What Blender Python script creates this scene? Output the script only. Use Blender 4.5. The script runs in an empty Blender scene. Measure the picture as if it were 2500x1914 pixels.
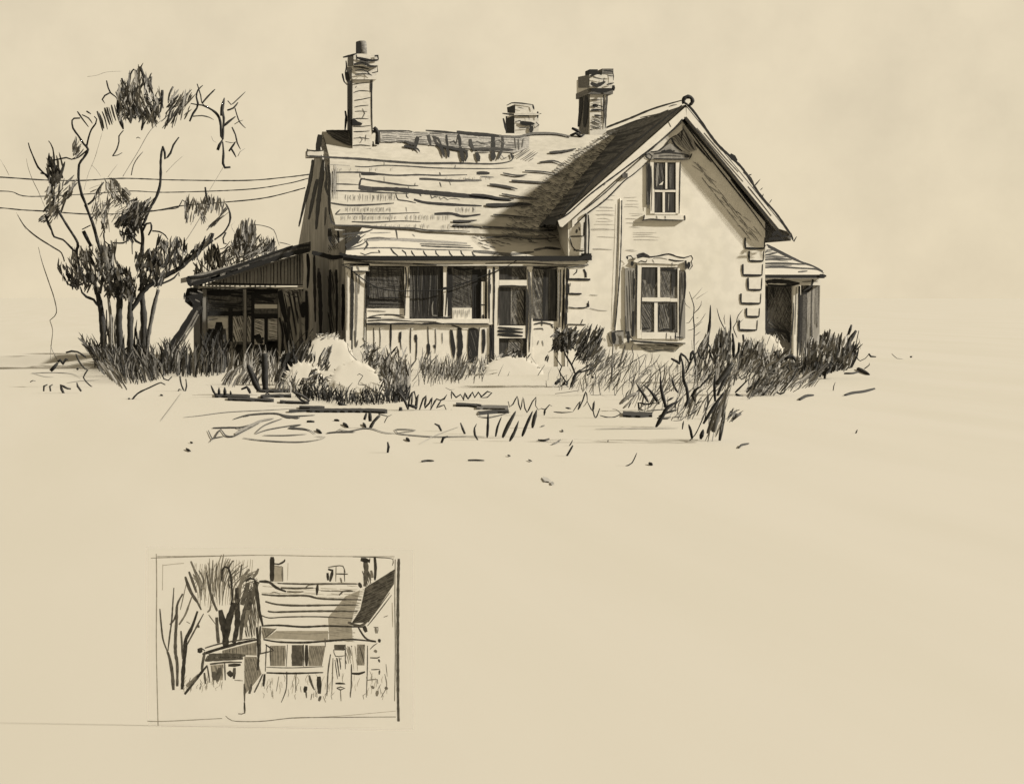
import bpy, math, random
from mathutils import Vector as V
random.seed(7)
sc = bpy.context.scene
COL = sc.collection
R = random.random
def ru(a, b): return a + (b - a) * random.random()

# ------------------------------------------------------------------ camera
F = 4600.0; W, H = 2500.0, 1914.0
EYE = V((0, -46, 1.75))
phi = math.atan(232 / F); th = math.atan(990 / F * math.cos(phi))
FW = V((math.sin(th) * math.cos(phi), math.cos(th) * math.cos(phi), -math.sin(phi)))
RT = V((math.cos(th), -math.sin(th), 0)); UPV = RT.cross(FW)
cd = bpy.data.cameras.new('camera'); cam = bpy.data.objects.new('camera', cd); COL.objects.link(cam)
cam.location = EYE; cam.rotation_euler = FW.to_track_quat('-Z', 'Y').to_euler()
cd.sensor_width = 36; cd.lens = 36 * F / W; cd.clip_end = 4000; cd.clip_start = .1
sc.camera = cam
def ray(px, py): return FW * F + RT * (px - W / 2) + UPV * (H / 2 - py)

class Pl:                                   # a plane a drawn line lies on
    def __init__(s, p, n):
        s.p = V(p); s.n = V(n).normalized()
        if (EYE - s.p).dot(s.n) < 0: s.n = -s.n
    def hit(s, px, py):
        d = ray(px, py); t = (s.p - EYE).dot(s.n) / d.dot(s.n)
        return EYE + d * t
def PY(y): return Pl((0, y, 0), (0, 1, 0))
def P3(a, b, c): return Pl(a, (b - a).cross(c - a))
GR = Pl((0, 0, 0), (0, 0, 1))
def at(px, py, y): return PY(y).hit(px, py)
def foot(px, py): return GR.hit(px, py)
def footY(py): return foot(1000, py).y

# ------------------------------------------------------------------ traced coordinates: z('3', 'x,y x,y') reads a zoomed view's coordinates
ZT = {'1': (3.652, 0, 100), '2': (2.8, 0, 500), '3': (3.36, 700, 60), '4': (3.652, 400, 540), '5': (3.377, 800, 540),
      '6': (3.36, 1150, 120), '7': (3.36, 1350, 200), '8': (4.0, 1300, 580), '9': (3.111, 1650, 560), '10': (2.744, 450, 850),
      '11': (2.927, 1150, 850), '12': (3.326, 350, 1320), 'n': (1, 0, 0)}
def z(k, s):
    a, ox, oy = ZT[k]; o = []
    for t in s.split():
        x, y = t.split(','); o.append((ox + float(x) / a, oy + float(y) / a))
    return o

# ------------------------------------------------------------------ materials
SUNV = V((0.82, -0.24, 0.50)).normalized(); E = 5.0
SUNC = (1.0, .95, .86)
L = tuple(x * .707 for x in (.404, .348, .250))
def cream(cos, k=1.0):
    return tuple(k * l / (l + cos * E / math.pi * c) for l, c in zip(L, SUNC))
MATS = {}
def mat(name, c1, c2=None, scale=30, stretch=(1, 1, 1), lo=.4, hi=.6, rough=.85, detail=3, spec=.2, big=None):
    m = bpy.data.materials.new(name); m.use_nodes = True; nt = m.node_tree; b = nt.nodes['Principled BSDF']
    b.inputs['Roughness'].default_value = rough; b.inputs['Specular IOR Level'].default_value = spec
    if c2 is None: c2 = tuple(x * .9 for x in c1)
    tc = nt.nodes.new('ShaderNodeTexCoord'); mp = nt.nodes.new('ShaderNodeMapping'); mp.inputs['Scale'].default_value = stretch
    nz = nt.nodes.new('ShaderNodeTexNoise'); nz.inputs['Scale'].default_value = scale; nz.inputs['Detail'].default_value = detail
    rp = nt.nodes.new('ShaderNodeValToRGB'); rp.color_ramp.elements[0].position = lo; rp.color_ramp.elements[1].position = hi
    rp.color_ramp.elements[0].color = (*c1, 1); rp.color_ramp.elements[1].color = (*c2, 1)
    nt.links.new(tc.outputs['Object'], mp.inputs['Vector']); nt.links.new(mp.outputs['Vector'], nz.inputs['Vector'])
    nt.links.new(nz.outputs['Fac'], rp.inputs['Fac']); out = rp.outputs['Color']
    if big:                                 # slow mottling: stains of wear over the whole surface
        n2 = nt.nodes.new('ShaderNodeTexNoise'); n2.inputs['Scale'].default_value = big[0]; n2.inputs['Detail'].default_value = 5
        r2 = nt.nodes.new('ShaderNodeValToRGB'); r2.color_ramp.elements[0].position = .35; r2.color_ramp.elements[1].position = .6
        k = big[1]; r2.color_ramp.elements[0].color = (k, k, k * .98, 1); r2.color_ramp.elements[1].color = (1, 1, 1, 1)
        mx = nt.nodes.new('ShaderNodeMix'); mx.data_type = 'RGBA'; mx.blend_type = 'MULTIPLY'; mx.inputs[0].default_value = 1
        nt.links.new((mp if stretch[1] == .12 else tc).outputs[0 if stretch[1] == .12 else 'Object'], n2.inputs['Vector']); nt.links.new(n2.outputs['Fac'], r2.inputs['Fac'])
        nt.links.new(out, mx.inputs[6]); nt.links.new(r2.outputs['Color'], mx.inputs[7]); out = mx.outputs[2]
    nt.links.new(out, b.inputs['Base Color'])
    MATS[name] = m; return name
def g(v): return (v * 1.06, v, v * .88)
K = mat('charcoal_black', g(.005), g(.011), 40, lo=.3, hi=.8)
D = mat('graphite_dark', g(.010), g(.028), 34, lo=.35, hi=.8)
M_ = mat('graphite_mid', g(.030), g(.075), 30, lo=.35, hi=.75)
S_ = mat('graphite_soft', g(.09), g(.15), 30, lo=.35, hi=.7)
X_ = mat('graphite_faint', g(.15), g(.20), 24, lo=.35, hi=.7)
XW = mat('faint_board_line', g(.24), g(.32), 24, lo=.35, hi=.7)
WALL = mat('cream_plaster', cream(.25, 1.06), tuple(x * .975 for x in cream(.25)), 3, big=(.9, .95))
TRIM = mat('pale_painted_wood', cream(.25, 1.04), cream(.25, .93), 8, (1, 1, 1), .35, .75)
TRIMR = mat('pale_roof_board', cream(.5, 1.05), cream(.5, .9), 8)
ROOF = mat('weathered_shingle', cream(.545, .99), cream(.545, .86), 11, (.5, .5, 1.2), .4, .7, big=(1.1, .88))
PROOF = mat('worn_porch_shingle', cream(.545, 1.02), cream(.545, .92), 10, (.4, 1, 1), .45, .75)
SLATE = mat('dark_slate', g(.03), g(.075), 9, (1, .5, 2.4), .4, .66, big=(2.2, .7))
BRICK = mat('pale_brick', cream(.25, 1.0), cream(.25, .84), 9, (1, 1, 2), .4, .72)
DBRICK = mat('dark_brick', g(.05), g(.12), 12, (1, 1, 2), .35, .7)  # dark brick parts, and the painted shade on the chimneys' left faces
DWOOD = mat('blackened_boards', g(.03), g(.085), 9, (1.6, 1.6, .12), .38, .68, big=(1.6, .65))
GWOOD = mat('grey_boards', g(.17), g(.11), 9, (1.6, 1.6, .15), .38, .68)
PANE = mat('dusty_dark_pane', g(.035), g(.085), 16, (1, 1, .8), .38, .64)
PANE2 = mat('grey_dusty_pane', g(.07), g(.15), 18, (1, 1, .8), .38, .66)
PANEK = mat('black_pane', g(.011), g(.030), 12, (2, 1, .2), .4, .7, rough=.5)
GROUND = mat('pale_dry_ground', cream(.505, .918), cream(.505, .905), .9, (1, .12, 1), lo=.3, hi=.7, big=(.5, .96), detail=8)
HILL = mat('pale_dry_foliage', cream(.505, .95), cream(.505, .91), 2.0)
CARD = mat('sketch_paper', cream(.008, 1.0), cream(.008, .98), 5)
CEDGE = mat('paper_edge', cream(.8, .95), None, 5)
PK_ = mat('soft_pencil_black', g(.035), g(.07), 60, lo=.35, hi=.7)
PD_ = mat('soft_pencil_dark', g(.075), g(.15), 60, lo=.35, hi=.7)
PM_ = mat('soft_pencil_mid', g(.16), g(.28), 60, lo=.35, hi=.7)
PS_ = mat('soft_pencil_light', g(.27), g(.38), 60, lo=.35, hi=.7)
PX_ = mat('soft_pencil_faint', g(.38), g(.46), 60, lo=.35, hi=.7)
LITE = mat('pale_reflecting_pane', g(.42), g(.30), 14, (1, 1, .8), .4, .7)  # pale colour stands for light reflected in the shed panes
LWOOD = mat('silvered_boards', g(.30), g(.13), 8, (1.8, 1.8, .12), .36, .66, big=(1.4, .75))

# ------------------------------------------------------------------ mesh collector
class MB:
    def __init__(s): s.v = []; s.f = []; s.m = []; s.n = 0; s.sm = []
    def face(s, pts, m, smooth=False):
        i = len(s.v); s.v += [tuple(p) for p in pts]; s.f.append(list(range(i, i + len(pts)))); s.m.append(m); s.sm.append(smooth)
    def mesh(s, pts, faces, m, smooth=False):
        i = len(s.v); s.v += [tuple(p) for p in pts]
        for f in faces: s.f.append([i + k for k in f]); s.m.append(m); s.sm.append(smooth)
    def build(s, name, parent=None, base=None, **kw):
        if base is None: base = parent['_b'] if parent is not None else V((0, 0, 0))
        base = V(base); me = bpy.data.meshes.new(name)
        me.from_pydata([tuple(V(p) - base) for p in s.v], [], s.f); names = []
        for m in s.m:
            if m not in names: names.append(m); me.materials.append(MATS[m])
        for p, m, q in zip(me.polygons, s.m, s.sm): p.material_index = names.index(m); p.use_smooth = q
        o = bpy.data.objects.new(name, me); COL.objects.link(o)
        if parent is not None: o.parent = parent; o['_b'] = tuple(base)
        else: o.location = base; o['_b'] = tuple(base)
        for k, v in kw.items(): o[k] = v
        return o
def thing(name, base, label, cat, group=None):
    o = bpy.data.objects.new(name, None); COL.objects.link(o); o.location = base; o['_b'] = tuple(base); o.empty_display_size = .2
    o['label'] = label; o['category'] = cat
    if group: o['group'] = group
    return o

# ------------------------------------------------------------------ shapes
def smooth(pts, step=7.0):
    if len(pts) < 3:
        (x0, y0), (x1, y1) = pts; n = max(2, int(math.hypot(x1 - x0, y1 - y0) / 16))
        return [(x0 + (x1 - x0) * i / n, y0 + (y1 - y0) * i / n) for i in range(n + 1)]
    P = [pts[0]] + list(pts) + [pts[-1]]; o = []
    for i in range(1, len(P) - 2):
        a, b, c, d = P[i - 1:i + 3]; n = max(1, int(math.hypot(c[0] - b[0], c[1] - b[1]) / step))
        for k in range(n):
            t = k / n
            o.append(tuple(.5 * (2 * b[j] + (c[j] - a[j]) * t + (2 * a[j] - 5 * b[j] + 4 * c[j] - d[j]) * t * t + (3 * b[j] - a[j] - 3 * c[j] + d[j]) * t ** 3) for j in (0, 1)))
    o.append(tuple(P[-2])); return o
def prof(t, ta, tb):
    k = 1.0
    if ta and t < .25: k *= 1 - ta * (1 - t / .25) ** 1.5
    if tb and t > .55: k *= 1 - tb * ((t - .55) / .45) ** 1.5
    return k
def rib(mb, pl, pts, w, m=D, ta=.3, tb=.6, wob=.16, off=None):
    """a drawn line lying on a surface"""
    q = smooth(pts); n = len(q); mb.n += 1
    o = pl.n * ((.003 + .00014 * min(mb.n, 300)) if off is None else off); ll = []; rr = []
    for i, (x, y) in enumerate(q):
        a = q[max(0, i - 1)]; b = q[min(n - 1, i + 1)]; dx, dy = b[0] - a[0], b[1] - a[1]; l = math.hypot(dx, dy) or 1
        k = w / 2 * prof(i / (n - 1), ta, tb) * ru(1 - wob, 1 + wob); nx, ny = -dy / l * k, dx / l * k
        ll.append(pl.hit(x + nx, y + ny) + o); rr.append(pl.hit(x - nx, y - ny) + o)
    mb.mesh(ll + rr, [(i, i + 1, n + i + 1, n + i) for i in range(n - 1)], m)
def ribs(mb, pl, zk, data, m=D, w=None, **kw):
    """data: one line per stroke: width|points"""
    for ln in data.strip().splitlines():
        ln = ln.strip()
        if not ln: continue
        ww, pts = ln.split('|'); mm = m
        if ww[-1].isalpha(): mm = {'k': K, 'd': D, 'm': M_, 's': S_, 'x': X_}[ww[-1]]; ww = ww[:-1]
        rib(mb, pl, z(zk, pts), float(ww) / ZT[zk][0] * 1.28, mm, **kw)
def patch(mb, pl, pts, m, off=.004):
    mb.n += 1; o = pl.n * ((off - .001 + .00014 * min(mb.n, 300)) if off >= .002 else off * .3); mb.face([pl.hit(*p) + o for p in pts], m)
def slab(mb, pl, pts, m, thick=.05, proud=0.0):
    """an outline on a plane given real thickness behind it"""
    a = [pl.hit(*p) + pl.n * proud for p in pts]; b = [p - pl.n * thick for p in a]; n = len(a)
    mb.mesh(a + b, [list(range(n)), list(range(2 * n - 1, n - 1, -1))] + [(i, n + i, n + (i + 1) % n, (i + 1) % n) for i in range(n)], m)
def prism(mb, a, vec, m, mside=None):
    b = [p + V(vec) for p in a]; n = len(a)
    mb.mesh(a + b, [list(range(n)), list(range(2 * n - 1, n - 1, -1))], m)
    mb.mesh(a + b, [(i, n + i, n + (i + 1) % n, (i + 1) % n) for i in range(n)], mside or m)
def rect(x0, y0, x1, y1): return [(x0, y0), (x1, y0), (x1, y1), (x0, y1)]
def bx(mb, x0, y0, x1, y1, Y, dep, m): slab(mb, PY(Y), rect(x0, y0, x1, y1), m, dep)
def zbx(mb, zk, x0, y0, x1, y1, Y, dep, m):
    (a, b), (c, d) = z(zk, f'{x0},{y0} {x1},{y1}'); bx(mb, a, b, c, d, Y, dep, m)
def tube(mb, pts, rad, m, n=5):
    k = len(pts); vs = []; up0 = V((0.13, -1, .07)).normalized()
    for i, p in enumerate(pts):
        t = (pts[min(k - 1, i + 1)] - pts[max(0, i - 1)]);
        if t.length < 1e-9: t = V((0, 0, 1))
        t.normalize(); a = t.cross(up0)
        if a.length < .05: a = t.cross(V((1, 0, 0)))
        a.normalize(); b = t.cross(a)
        for j in range(n): vs.append(p + (a * math.cos(6.2832 * j / n) + b * math.sin(6.2832 * j / n)) * rad[i])
    fs = [(i * n + j, i * n + (j + 1) % n, (i + 1) * n + (j + 1) % n, (i + 1) * n + j) for i in range(k - 1) for j in range(n)]
    fs += [tuple(range(n - 1, -1, -1)), tuple((k - 1) * n + j for j in range(n))]
    mb.mesh(vs, fs, m, True)
def stem(mb, pts, Y, w, m=D, ta=.2, tb=.6, wob=.15, Y2=None, n=5):
    """a free-standing stalk, branch or blade; w in photo pixels"""
    q = smooth(pts, 8); k = len(q); P = []; r = []
    for i, (x, y) in enumerate(q):
        t = i / (k - 1); yy = Y if Y2 is None else Y + (Y2 - Y) * t
        p = at(x, y, yy); P.append(p); r.append(max(.0015, w / 2 * prof(t, ta, tb) * ru(1 - wob, 1 + wob) * (p - EYE).length / F))
    tube(mb, P, r, m, n)
def stems(mb, Y, zk, data, m=D, jy=0.0, **kw):
    for ln in data.strip().splitlines():
        ln = ln.strip()
        if not ln: continue
        ww, pts = ln.split('|'); mm = m
        if ww[-1].isalpha(): mm = {'k': K, 'd': D, 'm': M_, 's': S_, 'x': X_}[ww[-1]]; ww = ww[:-1]
        stem(mb, z(zk, pts), Y + ru(-jy, jy), float(ww) / ZT[zk][0] * {'11': .68, '10': .78, '9': .7, '8': .8, '2': 1.0, '1': .86, '4': .9}.get(zk, 1), mm, **kw)
def blade3(mb, pts, Y, w, m, ta=.4, tb=.8, Y2=None, yaw=50):
    """one thin flat leaf or grass blade"""
    q = smooth(pts, 9); k = len(q); a = math.radians(ru(-yaw, yaw)); n = (-FW).copy(); n = V((n.x * math.cos(a) - n.y * math.sin(a), n.x * math.sin(a) + n.y * math.cos(a), n.z + ru(-.3, .3))).normalized()
    P = [at(x, y, Y if Y2 is None else Y + (Y2 - Y) * i / (k - 1)) for i, (x, y) in enumerate(q)]; l = []; r = []
    for i, p in enumerate(P):
        t = (P[min(k - 1, i + 1)] - P[max(0, i - 1)]).normalized(); s_ = t.cross(n)
        if s_.length < .2: s_ = RT.copy()
        s_.normalize(); h = max(.001, w / 2 * prof(i / (k - 1), ta, tb) * ru(.85, 1.15) * (p - EYE).length / F); l.append(p + s_ * h); r.append(p - s_ * h)
    mb.mesh(l + r, [(i, i + 1, k + i + 1, k + i) for i in range(k - 1)], m)
def inside(p, poly):
    x, y = p; c = False; n = len(poly)
    for i in range(n):
        (x0, y0), (x1, y1) = poly[i], poly[i - 1]
        if (y0 > y) != (y1 > y) and x < (x1 - x0) * (y - y0) / (y1 - y0) + x0: c = not c
    return c
def rpt(poly):
    xs = [p[0] for p in poly]; ys = [p[1] for p in poly]
    for _ in range(400):
        p = (ru(min(xs), max(xs)), ru(min(ys), max(ys)))
        if inside(p, poly): return p
    return poly[0]
def spans(poly, ang, gap, jit=.3):
    c, s = math.cos(math.radians(ang)), math.sin(math.radians(ang)); rp = [(x * c + y * s, -x * s + y * c) for x, y in poly]
    y = min(p[1] for p in rp) + gap * .5; y1 = max(p[1] for p in rp); n = len(rp)
    while y < y1:
        yy = y + ru(-jit, jit) * gap; xs = []
        for i in range(n):
            (ax, ay), (bx_, by) = rp[i], rp[i - 1]
            if (ay > yy) != (by > yy): xs.append(ax + (yy - ay) * (bx_ - ax) / (by - ay))
        xs.sort()
        for a, b in zip(xs[::2], xs[1::2]): yield [(x * c - yy * s, x * s + yy * c) for x in (a, b)]
        y += gap
def hatch(mb, pl, poly, ang, gap, w, m=M_, trim=.1, brk=0, jit=.35, bend=1.5, mm=None, off=None):
    for (a, b) in spans(poly, ang, gap, jit):
        n = 1
        if brk: n = max(1, int(math.dist(a, b) / brk * ru(.7, 1.4)))
        for i in range(n):
            t0 = i / n + ru(0, trim) / n; t1 = (i + 1) / n - ru(0, trim) / n
            if brk and R() < .12: continue
            p = (a[0] + (b[0] - a[0]) * t0, a[1] + (b[1] - a[1]) * t0); q = (a[0] + (b[0] - a[0]) * t1, a[1] + (b[1] - a[1]) * t1)
            if math.dist(p, q) < 3: continue
            mid = ((p[0] + q[0]) / 2 + ru(-bend, bend), (p[1] + q[1]) / 2 + ru(-bend, bend))
            rib(mb, pl, [p, mid, q], w * ru(.7, 1.3), m if R() < .75 else (random.choice(mm) if mm else (D if m == M_ else M_)), off=off)
def leaves(mb, poly, Y, n, ln, ang, w, m=D, spread=.5, aj=25, tb=.75):
    """short leaf blades spread through a crown's volume"""
    for _ in range(int(n * 1.1 + .5)):
        x, y = rpt(poly); a = math.radians(ang + ru(-aj, aj)); l = ln * ru(.6, 1.3); yy = Y + ru(-spread, spread)
        dx, dy = math.cos(a) * l / 2, -math.sin(a) * l / 2; b = ru(-.18, .18) * l
        mm = m if not isinstance(m, (list, tuple)) else random.choice(m)
        blade3(mb, [(x - dx, y - dy), (x + b * .3, y - abs(b) * .2), (x + dx, y + dy)], yy, w * ru(.3, 1.0), mm, ta=.5, tb=tb, Y2=yy + ru(-.15, .15))
def grass(mb, line, n, h0, h1, ang, w, m=D, aj=14, dy=3, curve=.15):
    for _ in range(int(n * 1.7)):
        t = R() * (len(line) - 1); i = int(t); t -= i; (x0, y0), (x1, y1) = line[i], line[min(i + 1, len(line) - 1)]
        x, y = x0 + (x1 - x0) * t, y0 + (y1 - y0) * t + ru(-dy, dy); Y = foot(x, y).y; h = ru(h0, h1); a = math.radians(ang + ru(-aj, aj))
        dx, dyy = math.cos(a) * h, math.sin(a) * h; c = ru(-curve, curve) * h
        mm = m if not isinstance(m, (list, tuple)) else random.choice(m)
        blade3(mb, [(x, y), (x + dx * .5 - c * .4, y - dyy * .55), (x + dx + c, y - dyy)], Y, w * ru(.3, .8), mm, ta=.3, tb=.75, Y2=Y + ru(-.12, .12))
# ================================================================== FARMHOUSE
HB = at(1100, 900, 2)
house = thing('farmhouse', (HB.x, 2, 0), 'old weathered farmhouse with three chimneys, sagging shingle roof and a steep front gable', 'house')
YO = -.17
FR = PY(0)
# ---- main roof
RL = at(786, 322, 5); RRt = at(1530, 331, 5); EL = at(812, 550, 1.3)
MR = P3(RL, RRt, EL)
mb = MB()
slab(mb, MR, [(786, 322), (1003, 322), (1300, 327), (1530, 331), (1400, 577), (1155, 570), (1043, 567), (889, 556), (819, 549), (808, 507), (805, 388), (793, 340)], ROOF, .14)
hip = [V((RL.x, 11, 3.15)), V((RRt.x, 11, 3.15)), RRt + V((0, .02, -.02)), RL + V((0, .02, -.02))]
prism(mb, hip, (0, 0, -.14), ROOF)
ribs(mb, MR, '3', '''
15d|185,1080 330,1090 600,1105 850,1125 1100,1140 1400,1140 1700,1145 1840,1120 1862,1075
8d|560,1165 650,1170 800,1158 1000,1165 1250,1180 1650,1185 1860,1180
5s|350,1150 520,1160
11d|370,1215 600,1215 760,1230 900,1240 1080,1235 1250,1240 1480,1235
20k|610,1226 690,1226 765,1232
26k|1558,1222 1610,1220 1665,1223
9m|1590,1250 1700,1255
15d|1088,1268 1200,1272 1330,1282 1540,1285
16m|1460,1274 1530,1282 1600,1280
8d|370,1310 480,1312 590,1316
12k|596,1340 606,1278 640,1263
11d|606,1265 720,1285 960,1320 1080,1325
30d|590,1338 700,1352 760,1355
30k|700,1348 900,1356 1100,1375 1400,1402 1600,1418 1830,1445
9d|370,1365 600,1370 760,1380 1000,1390
8d|895,1386 902,1418 915,1440 990,1450 1060,1466
8d|980,1385 985,1415 1000,1428
7d|1090,1395 1105,1412
7d|1180,1400 1190,1428 1215,1415 1230,1420 1240,1412
6m|1250,1415 1262,1438 1290,1420 1320,1440 1345,1430 1390,1430 1420,1440
7d|1255,1295 1268,1335
5m|1335,1285 1345,1320
5m|1385,1155 1380,1180
7d|1255,1215 1262,1240
12d|355,1465 500,1485 700,1480 880,1468
17k|1045,1438 1150,1465 1400,1482 1600,1490
8d|400,1558 440,1520
8d|400,1560 550,1555 800,1555 1090,1545
17k|1212,1556 1350,1554 1450,1576 1590,1560
8d|535,1620 700,1625 920,1615 1100,1620
14k|1365,1626 1460,1618 1560,1608
14k|1358,1655 1480,1660 1600,1668
5m|1050,1325 1055,1300
5s|800,1250 802,1290
5s|1000,1330 1002,1350
4s|800,1130 802,1160
4s|620,1550 622,1620
4s|850,1560 846,1620
4s|980,1500 985,1540
4s|1440,1500 1445,1540
4s|1530,1500 1525,1545
6d|600,1225 604,1260
''', D)
for (x0, x1, y0, y1, n) in ((480, 900, 1388, 1458, 22), (480, 860, 1500, 1545, 22), (440, 900, 1568, 1612, 24), (960, 1340, 1560, 1615, 16), (1380, 1560, 1500, 1550, 8), (360, 420, 1150, 1460, 8), (1260, 1500, 1640, 1690, 7), (700, 1200, 1640, 1680, 12), (370, 900, 1180, 1210, 6), (1300, 1700, 1255, 1280, 9)):
    for i in range(n):
        x = x0 + (x1 - x0) * (i + ru(.1, .9)) / n; a = ru(0, .25) * (y1 - y0)
        rib(mb, MR, z('3', f'{x},{y0 + a} {x + ru(-6, 6)},{(y0 + y1) / 2} {x + ru(-4, 4)},{y1 - ru(0, .25) * (y1 - y0)}'), ru(1.0, 1.9), S_ if R() < .75 else M_)
# grey ridge band and the dark patch left of the chimney
patch(mb, MR, z('3', '322,884 500,878 532,1000 470,985 430,962 370,925'), DWOOD)
hatch(mb, MR, z('3', '322,884 500,878 532,1000 430,965 360,925'), 25, 4, 2.2, K)
patch(mb, MR, z('3', '765,885 1000,885 1140,890 1400,905 1760,925 1990,930 1985,1020 1870,1062 1530,1030 1300,1010 1060,985 900,968 770,975'), GWOOD)
hatch(mb, MR, z('3', '765,880 1140,885 1400,900 1870,925 1980,950 1870,1060 1530,1028 1300,1008 1060,985 770,978'), 3, 4.5, 1.6, M_, brk=50)
ribs(mb, MR, '3', '''
11.9d|322,882 600,884 1000,883 1030,890
11.9k|1138,880 1250,888 1400,900
23.1k|1392,892 1500,905 1640,915 1770,926
15.3m|1740,925 1900,930 2016,905 2200,905 2330,930
23.1k|1075,930 1062,985 1048,1040
23.1d|1160,915 1172,960 1182,1000
17.7d|1205,925 1218,960 1230,1000
21.8k|1225,985 1262,1010 1280,1060 1292,1100
16.3k|1310,915 1312,960 1322,1010
23.1k|1312,1020 1325,1060 1326,1102
20.4k|1405,912 1420,960 1422,1010
27.2k|1422,1015 1438,1080 1445,1135
16.3k|1440,1030 1475,1060 1478,1095 1462,1135
23.1d|1505,950 1512,1000 1540,1050
28.6k|1555,1060 1570,1100 1576,1135
27.2k|1692,930 1694,1000 1690,1060
34.0k|1690,1060 1694,1095 1692,1125
16.3d|1768,925 1772,990 1760,1050 1730,1120
16.3k|1838,1070 1846,1090 1848,1112
15.3d|965,965 1005,985 1060,995
15.3k|960,1008 1030,1018 1075,1035 1092,1056
17.0k|1250,1005 1340,1022 1420,1040 1490,1046
17.7d|1528,1035 1640,1030 1740,1032 1860,1038
7.6d|1080,935 1110,930
10.2d|1195,930 1240,945 1270,1000
7.6d|1340,980 1370,965 1390,990 1400,930
6.8m|1520,990 1560,970 1600,985 1680,980
6.8m|1700,970 1740,960 1790,990
6.8m|1870,940 1880,1030
7.6m|1900,950 1905,1040
7.6m|1940,950 1930,1020
6.0m|1760,1085 1780,1110 1820,1095
6.8m|1560,1050 1620,1055 1680,1050
''', K)
hatch(mb, MR, z('3', '1870,1060 1990,1020 2060,1060 2010,1130 1880,1110'), -35, 5, 2, M_)
# crossed shingle lines low on the roof; hatches darken the gable's cast shadow
ribs(mb, MR, '5', '''
12d|20,20 60,45 180,50 300,52 420,62 700,72 820,88 1000,92 1170,98
12k|20,-40 28,10 60,34
14d|1030,10 1120,12 1200,8
12d|1030,45 1120,50 1200,52
''')
ribs(mb, MR, '6', '''
16k|0,1205 120,1215 220,1235 350,1245
22k|120,1290 250,1290 420,1280 500,1290
14d|150,1120 260,1135 380,1160
12d|250,1200 400,1225 560,1240
12d|330,1090 480,1100 640,1110
10d|180,1370 330,1380 520,1400
12d|90,1470 300,1480 560,1500 700,1490
12d|120,1560 300,1550 520,1570 700,1560
10d|440,1010 600,1020 720,1040
10d|560,940 680,930 760,960
10d|260,1030 380,1050 460,1040
14d|640,860 760,850 860,830
''')
hatch(mb, MR, z('6', '930,790 900,850 720,1130 600,1380 640,1480 740,1560 330,1580 230,1540 330,1350 520,1160 720,960'), 26, 8, 2.0, M_, brk=15, bend=3, mm=(D, M_)); hatch(mb, MR, z('6', '930,790 900,870 640,1380 640,1480 740,1550 330,1570 280,1500 450,1240 700,980'), -4, 10, 2.0, M_, brk=13, bend=3, mm=(D, S_))  # dark strokes paint the wing's shadow across the main roof
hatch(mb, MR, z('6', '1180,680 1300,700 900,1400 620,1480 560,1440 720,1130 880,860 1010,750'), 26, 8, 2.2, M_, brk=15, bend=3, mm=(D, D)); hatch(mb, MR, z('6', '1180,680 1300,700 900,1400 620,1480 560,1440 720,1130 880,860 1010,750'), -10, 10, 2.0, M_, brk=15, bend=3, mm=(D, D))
pass
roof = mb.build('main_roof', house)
mb = MB()
bx(mb, 750, 368, 790, 384, 4.2, .5, TRIM); ribs(mb, PY(4.2), '3', '8k|168,1020 166,1078 200,1085 340,1092\n8d|168,1030 230,1038 310,1034')
mb.build('eave_return', house)
# ---- left end wall, seen edge-on and dark
mb = MB()
zf = 3.42; xl = EL.x + .06
pr = [V((xl, 1.3, 0)), V((xl, 1.3, zf)), V((xl, 5, RL.z - .10)), V((xl, 10.9, 3.12)), V((xl, 10.9, 0))]
pr2 = [V((p.x + .25, p.y, p.z)) for p in pr]
mb.mesh(pr + pr2, [(0, 1, 2, 3, 4), (9, 8, 7, 6, 5)] + [(i, 5 + i, 5 + (i + 1) % 5, (i + 1) % 5) for i in range(5)], LWOOD)
SW = Pl((xl - .01, 5, 0), (1, 0, 0))
ribs(mb, SW, '3', '''
26k|300,1110 285,1250 262,1420 240,1680
20k|215,1110 190,1280 150,1450 100,1660
16k|340,1150 352,1260 345,1400 350,1560
20k|250,1270 220,1400 180,1600
14d|320,1170 330,1250 318,1330 345,1420
40k|275,905 262,990 250,1040
10m|320,1500 310,1650
''')
mb.build('end_wall', house)
mb = MB()                                   # main front wall behind the porch and in the gap beside it
slab(mb, PY(1.36), [(806, 905), (806, 556), (1420, 580), (1420, 905)], LWOOD, .2)
ribs(mb, PY(1.3), '5', '''
26d|15,60 20,180
16k|85,80 92,180
20k|20,400 18,620 25,960
26k|-70,420 -60,700 -58,980
18k|70,400 75,640 72,960
22k|125,520 128,700 122,900
14s|98,420 96,640 100,930
30k|-130,260 -40,280 40,300 140,290
''')
hatch(mb, PY(1.3), z('5', '10,110 90,110 90,240 0,260'), 60, 4, 1.8, K)
hatch(mb, PY(1.3), z('5', '0,420 60,420 60,940 0,940'), 82, 5, 2, K)
mb.build('main_wall', house); mb = MB()
back = [V((RL.x + .4, 10.8, 0)), V((RRt.x, 10.8, 0)), V((RRt.x, 10.8, 2.95)), V((RL.x + .4, 10.8, 2.95))]
prism(mb, back, (0, -.2, 0), DWOOD)
mb.build('back_wall', house)

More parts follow.
